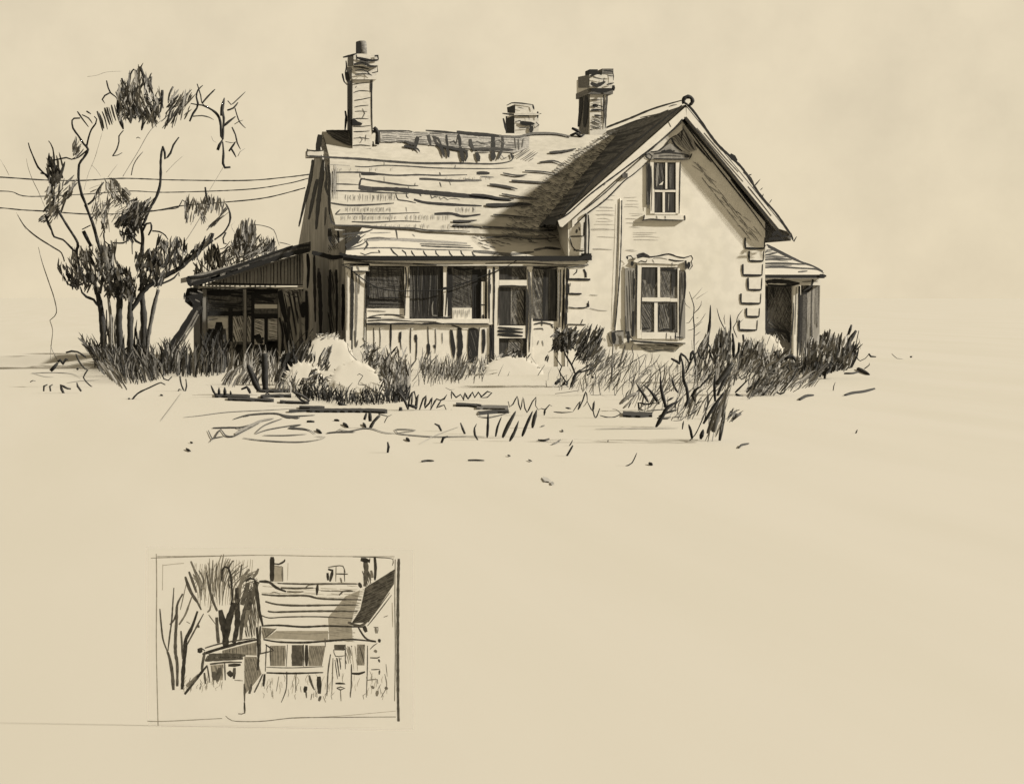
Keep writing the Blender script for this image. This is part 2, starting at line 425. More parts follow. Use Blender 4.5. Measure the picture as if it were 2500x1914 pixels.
# ---- gable wing
def rk(x, left):                            # bottom edge of the roof over the front wall
    return 284 + (1658 - x) * .888 if left else 284 + (x - 1658) * 1.214
mb = MB()
gp = [(1387, 908), (1387, rk(1387, 1)), (1658, 284), (1868, rk(1868, 0)), (1868, 908)]
slab(mb, FR, gp, WALL, .25)
wx0, wx1 = at(1387, 700, 0).x, at(1868, 700, 0).x
prism(mb, [V((wx1, .25, 0)), V((wx1, 9, 0)), V((wx1, 9, 3.5)), V((wx1, .25, 3.5))], (-.2, 0, 0), WALL)
prism(mb, [V((wx0, .25, 0)), V((wx0, 1.3, 0)), V((wx0, 1.3, 3.6)), V((wx0, .25, 3.6))], (.2, 0, 0), WALL)
gz = [at(x, y, 0) for x, y in gp]; prism(mb, [V((p.x, 9, p.z)) for p in gz], (0, -.2, 0), WALL)
for (x0, x1, y0, y1, n) in ((1040, 1200, 1180, 1260, 3), (1000, 1200, 1280, 1440, 8), (1250, 1400, 1200, 1300, 4), (1260, 1560, 1490, 1570, 4), (980, 1200, 1440, 1560, 3), (1000, 1180, 1640, 1660, 1), (1250, 1380, 1640, 1660, 2), (1270, 1420, 1330, 1460, 5)):
    for i in range(n):
        y = y0 + (y1 - y0) * (i + R()) / n; xa = x0 + ru(0, .3) * (x1 - x0); xb = x1 - ru(0, .3) * (x1 - x0)
        rib(mb, FR, z('6', f'{xa},{y} {(xa + xb) / 2},{y + ru(-5, 5)} {xb},{y + ru(-4, 8)}'), ru(.9, 1.5), XW)
ribs(mb, FR, '8', '''
5x|590,110 700,115 780,120
5x|560,690 650,712 730,715
8s|700,985 715,1010
9s|740,930 755,1000 770,1040
5x|560,560 640,565
''')
# grey painted sill shadow below the window and the crumbling line under the sill
hatch(mb, FR, z('8', '1000,1040 1450,1045 1380,1110 1200,1100 1100,1090 1020,1075'), 4, 5, 2.6, S_, brk=30)
ribs(mb, FR, '8', '14d|1300,1045 1370,1052 1430,1062\n8m|1060,1075 1150,1110 1300,1100 1390,1112 1430,1075\n10s|905,1050 890,1120 860,1230')
hatch(mb, FR, z('7', '1110,650 1200,660 1700,1240 1740,1330 1600,1300 1560,1270'), 52, 9, 1.7, S_, brk=34, mm=(S_, M_)); hatch(mb, FR, z('7', '1110,650 1200,660 1700,1240 1600,1290'), 35, 13, 1.5, S_, brk=26, mm=(S_, X_))  # hatching paints the right rake's shadow band on the wall
mb.build('gable_wall', house, label='cream plastered gable wall')
PK = at(1674, 256, YO); LT = at(1361, 536, YO); RT2 = at(1931, 572, YO)
dn = V((0, 0, -.17)); dep = V((0, 9.7, 0))
LS = P3(PK, LT, PK + dep)                    # left slope
mb = MB()
prism(mb, [PK, LT, LT + dn, PK + dn], dep, SLATE)
ribs(mb, LS, '6', '''
14k|1030,680 1150,630 1300,572 1500,490 1740,420
14k|745,1385 870,1230 1000,1070 1160,910 1300,800 1520,625 1730,462
30k|780,1080 900,1030 1020,1010
26k|880,930 980,950 1110,962
18k|900,900 1000,870 1120,850 1230,850
18k|1000,830 1150,790 1260,770 1400,720
14k|1060,760 1200,720 1330,690
16k|850,850 900,770 960,700
16k|930,830 940,760 1010,690
12k|990,780 1060,740 1200,700
12k|780,1000 850,930 900,870
18k|760,1140 860,1110 960,1090
10k|1270,720 1400,650 1560,570
10k|1180,660 1330,600 1450,560
12k|1500,560 1620,500
10k|640,1210 720,1160 760,1100
20k|590,1250 680,1200
60k|520,1440 600,1405 700,1425
30k|620,1400 720,1400
14s|960,760 1010,700
8s|800,880 840,860
''')
hatch(mb, LS, z('6', '1010,720 1500,520 1720,440 1300,780 1000,1050 760,1360 620,1390 620,1230 800,960 900,860'), -14, 8, 3.0, K, brk=38)
prism(mb, [PK, RT2, RT2 + dn, PK + dn], dep, SLATE)
mb.build('wing_roof', house, label='dark slate roof over the gable wing')
# bargeboards (front faces at YO-.05)
YB = YO - .05; BP = PY(YB)
mb = MB()
slab(mb, BP, [(1674, 262), (1362, 539), (1367, 553), (1373, 555), (1676, 285)], TRIM, .05)
ribs(mb, BP, '6', '''
10k|722,1398 800,1350 980,1190 1240,995 1480,815 1640,680 1735,575
7k|720,1395 752,1330 1000,1075 1300,805 1560,595 1700,490
5m|1480,830 1620,690
5s|1090,1120 1110,1090
5m|1620,600 1640,640
''', ta=.1, tb=.2)
mb.build('bargeboard', house)
mb = MB()
slab(mb, BP, [(1676, 262), (1676, 285), (1902, 559), (1921, 565), (1930, 574)], TRIM, .05)
ribs(mb, BP, '7', '''
16k|1105,190 1170,265 1330,490 1450,610 1560,720 1700,930 1830,1080 1945,1245
9d|1080,290 1180,400 1300,545 1480,760 1660,990 1850,1225
6m|1180,380 1290,510 1420,660 1560,820
6m|1240,420 1400,610 1520,740
6d|1600,860 1720,1010 1790,1100
''', ta=.1, tb=.2)
ribs(mb, BP, '7', '''
34k|1450,600 1480,625 1510,650
14d|1560,740 1620,790 1650,850
9d|1600,770 1630,760
8d|1640,870 1700,800
6m|1700,890 1720,870
7d|1720,940 1725,920
6d|1775,995 1795,965
12k|1950,1240 1965,1290 1975,1310 1998,1270
16k|1770,1290 1840,1285 1900,1300
22k|1800,1265 1840,1230 1880,1270 1920,1260
''')
mb.build('bargeboard', house)
mb = MB()                                   # frieze under the left rake
slab(mb, PY(-.05), [(1666, 300), (1397, 538), (1397, 556), (1666, 317)], TRIM, .045)
ribs(mb, PY(-.05), '6', '9k|850,1445 960,1345 1100,1240 1255,1085 1330,1030 1470,910\n8d|930,1320 1100,1180 1240,1050\n16k|900,1330 930,1310\n30k|1230,1020 1270,1030')
mb.build('frieze_board', house)
mb = MB()                                   # soffit lining under the right eave (real board, its shade drawn in dark strokes)
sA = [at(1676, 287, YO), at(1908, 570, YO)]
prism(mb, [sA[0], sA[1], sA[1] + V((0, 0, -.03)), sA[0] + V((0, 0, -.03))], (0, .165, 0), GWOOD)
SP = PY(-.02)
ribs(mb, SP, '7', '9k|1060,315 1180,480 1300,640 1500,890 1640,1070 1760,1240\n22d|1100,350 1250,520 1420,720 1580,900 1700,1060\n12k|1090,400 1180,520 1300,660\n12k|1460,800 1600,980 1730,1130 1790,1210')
mb.build('soffit', house)
mb = MB()                                   # ring finial on the peak
FP = at(1681, 244, YO); ring = []
c0 = (1350 + 1107 / 3.36, 200 + 158 / 3.36)
stem(mb, [(c0[0] + 11 * math.cos(a), c0[1] - 10.5 * math.sin(a)) for a in [math.radians(d) for d in range(215, -75, -20)]], YO - .05, 10, K, ta=0, tb=.1)
stem(mb, [(1670, 252), (1676, 254), (1683, 262)], YO - .05, 6, K)
mb.build('finial', house)

# ---- chimneys
def mkchim(name): return MB()
mb = MB(); Yc = 4.3; CP = PY(Yc)
zbx(mb, '3', 540, 455, 700, 1035, Yc, 1.05, BRICK)
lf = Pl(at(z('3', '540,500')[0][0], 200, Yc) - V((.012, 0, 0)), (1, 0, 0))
patch(mb, lf, z('3', '539,455 539,1010 497,960 497,455'), DBRICK)  # left face painted darker as the side away from the sun
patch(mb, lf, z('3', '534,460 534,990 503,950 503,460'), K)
ribs(mb, CP, '3', '''
6m|550,492 620,482 690,474
6d|550,560 600,545 690,550
6d|556,625 620,615 690,600
6d|556,680 610,668 672,664
5m|560,715 610,712 660,716
6d|552,775 600,772 672,776
6d|545,838 610,838 690,830
6d|550,880 610,880 680,875
5m|550,935 610,930 680,940
6d|545,995 610,990 690,998
5m|620,690 640,730 610,780
5m|600,920 620,945 600,975
5m|650,905 645,960
4m|565,520 575,505
9k|700,455 696,600 698,780 704,900
8d|688,460 686,560
16k|540,442 620,440 700,448
9m|545,1025 610,1030 690,1020
''')
patch(mb, CP, z('3', '520,790 550,770 580,795 622,812 610,830 530,832'), K)
ch = mb.build('chimney', roof, label='tall brick chimney with a dark pot')
mb = MB(); zbx(mb, '3', 534, 345, 735, 452, Yc - .05, 1.15, BRICK); zbx(mb, '3', 548, 242, 752, 343, Yc - .12, 1.3, BRICK)
C2 = PY(Yc - .13)
for (a, b, c, d, yy) in ((470, 242, 545, 343, -.12), (458, 395, 532, 490, -.05)):
    pass
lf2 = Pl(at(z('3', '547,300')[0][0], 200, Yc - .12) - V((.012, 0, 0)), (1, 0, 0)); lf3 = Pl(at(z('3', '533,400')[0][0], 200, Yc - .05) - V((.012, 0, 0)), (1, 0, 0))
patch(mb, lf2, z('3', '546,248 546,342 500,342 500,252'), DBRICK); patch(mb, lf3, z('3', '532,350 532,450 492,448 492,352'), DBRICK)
ribs(mb, C2, '3', '''
18k|575,275 640,290 700,298 752,292
16d|550,330 620,318 690,345 745,342
12k|460,272 520,258 575,240
16k|720,262 745,258 752,290
9d|570,250 575,300
24m|600,300 680,318
10d|485,300 490,350 480,395 540,375
8d|700,400 745,390 742,350
8d|560,380 620,372 660,392 690,372
''', off=.02)
ribs(mb, PY(Yc - .06), '3', '12k|455,405 470,470 495,500\n9d|548,350 600,352 680,370\n9m|560,415 640,405 700,420\n8m|650,380 690,420\n30d|490,395 500,450 515,490', off=.02)
mb.build('chimney_cap', ch)
mb = MB(); tube(mb, [at(z('3', '618,262')[0][0], y, Yc + .5) for y in (138, 118, 104, 101)], [.14, .135, .12, .1], DBRICK, 10)
zbx(mb, '3', 575, 140, 605, 245, Yc + .3, .2, K)
mb.build('chimney_pot', ch)
mb = MB(); Y7 = 4.6
stem(mb, z('3', '480,710 488,760 478,870'), Y7, 6, K); stem(mb, z('3', '505,700 512,800'), Y7, 3, K)
mb.build('flashing', ch); mb = MB()
stem(mb, z('3', '715,845 745,890 742,985'), 4.4, 13, K, ta=.4, tb=.1); stem(mb, z('3', '690,880 740,875 765,900'), 4.4, 5, K)
stem(mb, z('3', '708,960 712,1010'), 4.4, 4, D)
mb.build('flashing', ch)
# middle chimney, behind the ridge
mb = MB(); Yc = 5.25; CP = PY(Yc)
zbx(mb, '6', 356, 545, 555, 745, Yc, .9, BRICK); zbx(mb, '6', 362, 452, 510, 528, Yc, .8, BRICK); zbx(mb, '6', 352, 530, 562, 543, Yc - .04, .9, BRICK)
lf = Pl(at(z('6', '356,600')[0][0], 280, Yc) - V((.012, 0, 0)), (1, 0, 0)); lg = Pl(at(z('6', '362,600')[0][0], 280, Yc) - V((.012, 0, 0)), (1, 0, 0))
patch(mb, lf, z('6', '354,552 354,700 285,700 285,552'), K); patch(mb, lg, z('6', '360,460 360,525 300,525 295,480'), K)  # shaded left faces painted black
ribs(mb, CP, '6', '''
8d|290,465 330,445 420,448 510,460
14k|505,462 515,500
10d|255,530 350,540 480,535 575,532
14k|545,515 545,570
26k|400,605 450,612 520,615
8d|360,598 400,590 420,600
30d|495,630 490,690
8m|530,600 555,625 520,650
7m|390,650 480,645
5m|380,480 430,490
7d|362,540 400,548 470,550 475,580
14d|262,570 275,620 290,690
''', off=.03)
mb.build('chimney', roof, label='short broken brick chimney stump behind the ridge')
# right chimney
mb = MB(); Yc = 5.9; CP = PY(Yc)
zbx(mb, '6', 975, 372, 1110, 760, Yc, 1.3, BRICK)
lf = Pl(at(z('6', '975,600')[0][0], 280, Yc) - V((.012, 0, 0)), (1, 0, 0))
patch(mb, lf, z('6', '973,372 960,700 890,700 888,372'), DBRICK)  # shade of the left face put into a darker brick
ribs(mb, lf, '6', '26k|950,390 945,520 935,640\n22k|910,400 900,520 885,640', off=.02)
ribs(mb, CP, '6', '''
7d|985,470 1030,460 1090,480
24d|995,465 1040,468
12k|980,505 1030,500 1085,505
14d|1010,545 1070,550
6m|985,420 1080,415
5s|1000,440 1070,440
14m|1115,380 1105,500 1100,650
9d|1085,380 1090,500 1088,610
7m|990,600 1020,590 1070,610
6m|985,650 1080,640
''', off=.02)
hatch(mb, CP, z('6', '980,560 1085,560 1075,660 975,670'), 20, 4, 1.4, M_)
ch = mb.build('chimney', roof, label='stout brick chimney at the gable end of the ridge')
mb = MB(); zbx(mb, '6', 972, 210, 1172, 322, Yc - .1, 1.5, BRICK); zbx(mb, '6', 962, 324, 1165, 370, Yc - .05, 1.45, DBRICK)
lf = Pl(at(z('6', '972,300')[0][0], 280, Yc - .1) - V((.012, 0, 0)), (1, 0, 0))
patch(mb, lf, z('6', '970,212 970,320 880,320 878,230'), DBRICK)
zbx(mb, '6', 972, 168, 1040, 208, Yc - .05, .5, K); zbx(mb, '6', 1075, 162, 1168, 208, Yc - .05, .5, DBRICK)
ribs(mb, PY(Yc - .11), '6', '''
14k|975,225 1040,200 1070,215
24d|980,280 1030,300 1100,270
26k|985,335 1080,345 1165,330
10d|1110,295 1170,280
22k|1165,300 1168,345
9m|1000,235 1080,250
8m|1090,240 1080,290
8d|1085,180 1160,190 1165,260
9m|1120,220 1165,225
''', off=.03)
mb.build('chimney_cap', ch)
mb = MB(); stem(mb, z('6', '828,650 870,670 900,690'), 5.2, 8, K); mb.build('flashing', ch); mb = MB(); stem(mb, z('6', '815,710 860,690 900,720 930,700'), 4.9, 9, K)
mb.build('flashing', ch)

# ---- gable window (upper)
def bars(zk, lst, Y, dep, m):
    b = MB()
    for q in lst: zbx(b, zk, *q, Y, dep, m)
    return b
b = bars('7', [(798, 640, 832, 1082), (1008, 640, 1042, 1082), (834, 640, 1006, 662), (834, 888, 1006, 905), (834, 1074, 1006, 1090), (922, 664, 938, 886), (900, 907, 918, 1072)], -.03, .02, TRIM)
ribs(b, PY(-.03), '7', '8d|1044,660 1040,850 1036,1080\n6d|832,660 830,880\n5m|806,690 812,860 806,1060\n6d|835,880 920,884 1010,880')
w = b.build('window', house, label='small sash window high in the gable')
b = MB(); zbx(b, '7', 832, 660, 1010, 1075, -.015, .01, PANEK); hatch(b, PY(-.016), z('7', '835,665 915,665 920,840 840,870'), 80, 5, 2, M_)
patch(b, PY(-.018), z('7', '868,848 905,815 898,845'), TRIM); ribs(b, PY(-.018), '7', '8s|950,920 945,1060\n16s|860,670 850,860\n20m|965,680 960,870')
b.build('pane', w)
b = MB(); zbx(b, '7', 742, 1096, 1082, 1138, -.07, .06, TRIM)
ribs(b, PY(-.072), '7', '9k|730,1138 800,1128 900,1134 1085,1136\n9k|750,1092 742,1138\n9k|1080,1096 1084,1138\n5m|850,1100 855,1125\n5m|920,1100 925,1125')
b.build('sill', w)
b = MB(); slab(b, PY(-.06), z('7', '770,575 830,580 880,560 930,525 960,505 1000,530 1050,560 1110,580 1140,600 1120,636 830,634 790,640 765,610'), GWOOD, .05)
ribs(b, PY(-.06), '7', '''
9k|800,575 860,570 920,525 960,470 1010,440
14k|970,460 1000,520 1060,570
9k|830,632 960,636 1110,636
10d|830,592 930,580 1040,590 1110,600
16k|890,575 940,565 1000,570
12s|920,560 960,545 985,565
8k|760,580 765,620 800,640 815,610 790,590 765,600
8d|1140,590 1120,636
24d|1080,610 1120,612
7m|870,610 960,605 1050,612
''')
b.build('lintel', w)
b = MB(); zbx(b, '7', 768, 668, 797, 1010, -.03, .02, DWOOD); ribs(b, PY(-.03), '7', '22k|790,680 792,830 785,1000\n12m|775,900 780,1040'); b.build('shutter_or_reveal', w)  # dark strip paints the shaded left reveal of the upper window
# dark timber in the gable peak
b = MB(); slab(b, PY(-.04), z('7', '1040,365 1075,365 1150,470 1180,560 1120,575 1040,520 1000,480 960,440'), GWOOD, .03)
hatch(b, PY(-.04), z('7', '1045,370 1075,370 1170,560 1110,570 1020,500 970,450'), 55, 5, 2, M_)
ribs(b, PY(-.042), '7', '9k|1055,360 1058,430 1050,490\n8k|960,440 1010,420 1055,470\n7d|1020,380 990,450\n8d|1085,420 1130,510 1160,560'); b.build('gable_ornament', house)

# ---- lower window
b = bars('8', [(1022, 250, 1066, 985), (1418, 300, 1440, 1000), (1068, 262, 1416, 290), (1068, 588, 1345, 628), (1347, 595, 1416, 628), (1222, 292, 1246, 586), (1190, 630, 1222, 925), (1068, 925, 1340, 990), (1340, 930, 1416, 990)], -.035, .025, TRIM)
ribs(b, PY(-.035), '8', '8d|1072,290 1066,560 1058,900\n8d|1066,628 1200,632 1345,628\n10k|1022,270 1015,600 1000,960\n9k|1440,320 1436,700 1436,1000\n12m|1395,640 1400,900 1395,985\n8d|1350,630 1345,700\n6m|1310,930 1305,1000\n7s|1350,960 1355,1010')
w = b.build('window', house, label='large broken sash window beside the drainpipe')
b = MB(); zbx(b, '8', 1060, 285, 1418, 930, -.012, .008, PANE2)
patch(b, PY(-.014), z('8', '1070,290 1222,290 1228,420 1205,450 1185,505 1160,470 1150,450 1125,460 1110,415 1070,410'), PANEK)
patch(b, PY(-.014), z('8', '1350,330 1416,330 1410,480 1355,480'), PANEK); patch(b, PY(-.014), z('8', '1340,635 1400,635 1385,900 1340,905'), PANEK)
hatch(b, PY(-.016), z('8', '1068,420 1220,470 1220,585 1066,580'), 78, 5, 2, M_); hatch(b, PY(-.016), z('8', '1250,320 1345,320 1345,585 1245,585'), 70, 5, 2.2, M_)
hatch(b, PY(-.016), z('8', '1062,640 1195,640 1190,900 1055,900'), 60, 5, 2.4, D); hatch(b, PY(-.016), z('8', '1240,640 1340,640 1335,900 1245,900'), 75, 5, 2.2, M_)
ribs(b, PY(-.016), '8', '''
18k|1250,312 1330,315 1415,322
14k|1240,660 1228,800 1225,920
14k|1050,905 1100,885 1140,890
20k|1120,915 1140,935 1175,905
16k|1250,905 1320,895 1375,905
14k|1345,640 1348,760
20d|1370,350 1365,560
''')
b.build('pane', w)
b = MB(); slab(b, PY(-.08), z('8', '955,1000 1495,1020 1495,1042 1000,1036'), TRIM, .07)
ribs(b, PY(-.082), '8', '14k|960,1008 1100,1020 1300,1030 1495,1034\n12k|1390,975 1475,976\n12k|1395,955 1395,995\n26k|935,915 935,1030\n10d|905,905 940,960 985,1000')
b.build('sill', w)
b = MB(); slab(b, PY(-.06), z('8', '985,235 1020,195 1090,185 1180,200 1330,160 1400,185 1560,185 1560,230 1500,320 1480,240 1420,262 1030,250'), TRIM, .05)
ribs(b, PY(-.06), '8', '''
12k|1020,190 1090,165 1130,190 1210,185 1330,162 1400,185 1480,200 1550,178 1566,205 1550,240
34d|1020,190 1080,170 1150,195
30k|1080,150 1080,175
10k|920,185 960,180 985,210 960,225
16k|920,185 930,215
24k|975,235 970,280
12k|1330,215 1400,230 1480,228
20k|1495,225 1500,310
26k|1530,240 1520,310
9d|1550,230 1560,280 1530,320
8d|1030,245 1060,230 1110,240 1120,215
6s|1170,215 1190,250
6m|1365,245 1360,290
6s|1180,205 1250,200 1320,215
''')
b.build('lintel', w)
b = MB(); zbx(b, '8', 905, 300, 1005, 960, -.03, .025, GWOOD); hatch(b, PY(-.03), z('8', '925,300 1005,300 990,950 900,950'), 88, 5, 2.4, M_)
ribs(b, PY(-.032), '8', '14k|995,400 988,520 990,600\n18k|985,720 982,850 978,970\n9d|1010,260 1015,420'); b.build('shutter_or_reveal', w)
b = MB(); zbx(b, '8', 1442, 320, 1492, 985, -.03, .025, GWOOD); ribs(b, PY(-.032), '8', '16k|1488,330 1490,480 1482,600\n10d|1475,600 1450,800 1440,960\n9s|1460,350 1455,640\n12d|1460,340 1462,560'); b.build('shutter_or_reveal', w)

# ---- drainpipe
b = MB(); YP = -.006
stem(b, z('8', '856,-380 848,60 842,220 832,480 818,740 806,1000'), YP, 3, TRIM, ta=0, tb=0, wob=.03, n=8)
ribs(b, PY(YP - .017), '8', '9k|872,-360 866,0 858,220 842,480 826,680 806,920\n5m|842,-340 832,0 820,260 806,620 800,880', off=.0, ta=.1, tb=.2, wob=.25)
pipe = b.build('drainpipe', house)
b = MB(); zbx(b, '8', 775, 910, 890, 1042, -.03, .025, GWOOD); ribs(b, PY(-.032), '8', '30k|785,925 798,1000 795,1040\n9d|770,940 830,912 890,915'); b.build('drain_box', pipe)
b = MB(); zbx(b, '6', 1240, 1020, 1285, 1055, -.1, .05, DWOOD); b.build('bracket', pipe)

# ---- quoins
def quoin(zk, x0, y0, x1, y1, L=1, strokes=''):
    b = MB(); zbx(b, zk, x0, y0, x1, y1, -.007, .006, TRIM)
    if strokes: ribs(b, PY(-.0075), zk, strokes, K, tb=.3)
    b.build('quoin', house)
quoin('8', 360, 305, 545, 402, 1, '22k|345,310 350,400\n18k|345,408 450,410 565,412\n9d|436,310 430,340 400,365\n22k|500,310 518,350 520,392')
quoin('8', 345, 445, 480, 545, 1, '28k|342,450 345,550\n14k|345,548 420,552 480,550\n8m|370,445 365,480')
quoin('8', 340, 585, 550, 690, 1, '24k|335,585 332,700\n9m|350,680 420,690 470,685\n10d|440,690 530,680 548,620\n22k|540,640 545,680')
quoin('8', 330, 735, 520, 845, 1, '26k|328,735 325,850\n9d|340,848 440,850 520,852\n8m|470,850 490,800')
quoin('6', 815, 1420, 930, 1535, 1, '9k|815,1538 925,1535\n9d|930,1420 925,1530\n16m|870,1480 862,1510\n9d|885,1460 890,1490')
quoin('6', 815, 1545, 930, 1640, 1, '8d|810,1545 830,1620 870,1660\n8d|840,1650 930,1655')
b = MB(); stem(b, z('6', '945,1350 940,1480 938,1680'), -.08, 7, DWOOD, ta=0, tb=0, n=8); stem(b, z('6', '962,1360 968,1500 962,1680'), -.08, 4, K, ta=.2, tb=.2)
b.build('drainpipe', house)
for (a, t, c, bt) in ((530, 65, 672, 142), (560, 165, 664, 238), (512, 265, 655, 346), (552, 368, 650, 456), (498, 488, 642, 560), (540, 598, 632, 660), (485, 690, 615, 762)):
    quoin('9', a, t, c, bt, 1, f'13k|{a - 3},{t} {a - 5},{(t + bt) / 2} {a - 2},{bt}\n13k|{a - 4},{bt + 2} {(a + c) / 2},{bt + 5} {c},{bt + 3}\n7d|{c + 4},{t} {c},{bt}')

# ---- front porch
A = at(880, 552, 1.25); B2 = at(1400, 574, 1.25); C = at(842, 622, -.03)
PR = P3(A, B2, C)
b = MB()
slab(b, PR, [(886, 553), (1043, 566), (1155, 569), (1400, 576), (1440, 612), (1440, 629), (1100, 627), (843, 624), (845, 612), (868, 580)], PROOF, .08)
ribs(b, PR, '5', '''
20s|300,158 500,150 800,165 1150,185
12m|320,150 420,140 520,148
10d|770,205 900,212 1200,222
9m|150,240 300,225 520,222 800,235 1200,242
8d|150,240 200,222 290,190 330,150
9m|760,190 960,195 1180,205
12k|520,228 545,262 580,288
9k|612,240 640,262 650,288
9k|690,245 700,270 720,290
9k|788,245 800,272 825,294
9k|890,245 895,270 922,292
9k|1000,245 1010,272 1036,296
9k|1098,245 1105,270 1135,296
9d|1190,252 1200,278 1230,298
7d|270,265 310,280 360,262 430,262
9d|420,240 432,265
12d|320,170 330,195 300,240
14m|1700,240 1820,222 1910,232
20d|1790,220 1920,232
9d|560,60 570,110 575,150
20m|1200,250 1350,262 1500,275 1700,255
7s|350,100 520,95 
6s|700,110 720,130
''')
hatch(b, PR, z('5', '140,140 300,70 330,110 270,180 150,215'), -35, 5, 2.4, D)
ribs(b, PR, '5', '40k|150,215 210,180 270,130\n14d|120,110 300,95 370,70\n10d|150,130 260,120')
hatch(b, PR, z('5', '1180,130 1300,90 1700,100 1900,120 1960,160 1500,200 1300,240'), 15, 8, 1.8, M_, brk=16, bend=3, mm=(D, S_))  # hatching carries the painted gable shadow onto the porch roof
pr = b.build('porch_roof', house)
b = MB(); bx(b, 838, 625, 1445, 636, -.07, .05, K); bx(b, 1420, 619, 1444, 630, -.08, .06, K)
ribs(b, PY(-.08), '5', '22k|100,262 150,285 400,310 900,312\n30k|1700,315 2100,310 2175,285', off=.02); b.build('gutter', pr)
b = MB(); bx(b, 840, 637, 1432, 649, -.02, .07, TRIM)
ribs(b, PY(-.022), '5', '12m|140,322 400,345 700,350\n10s|360,350 700,358 1200,352\n9m|1300,350 1600,345 1900,360 2150,362\n12d|700,352 900,362\n8m|1960,385 2150,365 2130,340'); b.build('fascia', pr)
YPF = .06; PF = PY(YPF - .002)
b = MB(); bx(b, 843, 650, 1386, 905, .22, .08, DWOOD); b.build('dark_porch_backing', house)  # dark slab stands for the unlit porch interior behind the gaps
def panel(name, zk, q, m, Y, dep, parent, fn=None, **kw):
    b = MB(); zbx(b, zk, *q, Y, dep, m)
    if fn: fn(b)
    return b.build(name, parent, **kw)
PF2 = PY(.098)
def f1(b):
    hatch(b, PF2, z('5', '322,375 632,375 628,560 325,560'), 3, 5, 2.2, D, brk=40); hatch(b, PF2, z('5', '322,375 632,375 630,710 325,715'), 82, 6, 1.9, D, brk=45)
    hatch(b, PF2, z('5', '322,630 632,630 630,715 325,715'), 2, 4, 2.6, K)
    ribs(b, PF2, '5', '12k|350,370 480,372 620,368\n16k|330,380 335,560 330,700')
def f2(b):
    hatch(b, PF2, z('5', '700,380 948,380 940,790 705,790'), 88, 5, 2.4, K); ribs(b, PF2, '5', '16m|680,400 688,560 685,790\n8s|865,780 862,700 870,660\n8s|868,778 905,780\n7m|780,400 775,600\n7m|850,430 840,620 830,780')
def f3(b):
    hatch(b, PF2, z('5', '1030,400 1200,400 1195,700 1025,700'), 25, 5, 2, M_, brk=26); hatch(b, PF2, z('5', '1030,400 1200,400 1195,700 1025,700'), 85, 7, 1.6, D, brk=30)
    ribs(b, PF2, '5', '40k|1000,390 1002,560 1000,780\n26k|1205,400 1208,600 1200,850\n50k|1235,400 1238,620 1230,850\n40d|1290,400 1285,470\n14k|1040,385 1120,400 1210,390')
w1 = panel('window', '5', (322, 372, 632, 718), PANE, .1, .05, house, f1, label='wide grey screened porch window at the left end'); panel('sill_board', '5', (322, 720, 632, 800), TRIM, .09, .06, w1, lambda b: (ribs(b, PY(.088), '5', '8m|340,790 460,770 620,775\n10s|330,740 480,745\n12k|325,800 440,798\n9d|470,775 540,772 625,795'), None))
w2 = panel('window', '5', (676, 372, 952, 802), PANEK, .1, .05, house, f2, label='nearly black middle porch window')
w3 = panel('window', '5', (990, 372, 1312, 802), PANE, .1, .05, house, f3, label='porch window with a pale board at its foot'); panel('sill_board', '5', (1028, 716, 1188, 832), TRIM, .085, .01, w3, lambda b: [rib(b, PY(.082), z('5', f'{x},{ru(722, 740)} {x + ru(-4, 4)},{ru(770, 810)}'), 1.3, S_) for x in range(1040, 1180, 16)])
panel('mullion', '5', (634, 372, 674, 804), TRIM, .06, .12, house, lambda b: ribs(b, PF, '5', '10d|640,380 650,480 640,600 636,780\n7m|668,380 664,560\n9k|676,470 676,540'))
panel('mullion', '5', (954, 374, 988, 804), TRIM, .06, .12, house, lambda b: ribs(b, PF, '5', '8k|988,380 986,560 972,780\n16k|950,553 990,555\n5m|958,600 952,760'))
panel('bottle_jar', '5', (1268, 500, 1298, 840), TRIM, .05, .04, house, lambda b: ribs(b, PY(.048), '5', '9k|1264,690 1300,692\n16k|1282,770 1284,815\n6d|1266,700 1264,830\n6d|1300,520 1298,840')) if False else None
panel('mullion', '5', (1268, 500, 1298, 840), TRIM, .05, .04, house, lambda b: ribs(b, PY(.048), '5', '9k|1264,690 1300,692\n14k|1282,770 1284,815\n6d|1266,500 1262,660 1262,830\n7d|1302,480 1298,840'))
panel('porch_post', '5', (152, 372, 194, 1240), TRIM, .02, .16, house, lambda b: ribs(b, PY(.018), '5', '9d|194,400 192,700 188,980\n6s|160,420 160,900'))
def fp(b):
    zbx(b, '5', 203, 352, 344, 413, -.02, .2, TRIM); ribs(b, PY(-.022), '5', '7d|205,355 205,412\n7d|344,355 340,412\n8d|210,414 340,414\n9m|120,360 200,352 340,350\n10s|240,360 260,410\n18m|180,365 210,375')
    ribs(b, PY(.018), '5', '24d|200,430 202,640 196,980\n14s|235,430 238,640 232,960\n10s|262,440 258,600\n7m|312,440 308,700 300,990\n10m|225,900 232,1040 250,980\n8m|290,960 310,1000')
panel('porch_post', '5', (207, 414, 312, 1240), TRIM, .02, .16, house, fp, label='thick pale porch post with a square cap')
panel('porch_post', '5', (1316, 374, 1366, 852), TRIM, .02, .16, house, lambda b: ribs(b, PY(.018), '5', '14d|1336,400 1330,600 1332,840\n12k|1366,380 1372,560 1366,850\n9m|1320,470 1345,480\n7m|1345,520 1342,600'))
panel('porch_rail', '5', (322, 806, 1334, 842), TRIM, .0, .2, house, lambda b: ribs(b, PY(-.002), '5', '16k|322,848 420,846 520,848\n9d|330,822 500,815 700,826\n12k|520,846 740,845 780,858\n14k|780,848 900,842 960,850\n9d|960,845 1200,850 1330,852\n8m|700,826 900,828\n12d|900,800 940,795 1020,800'))
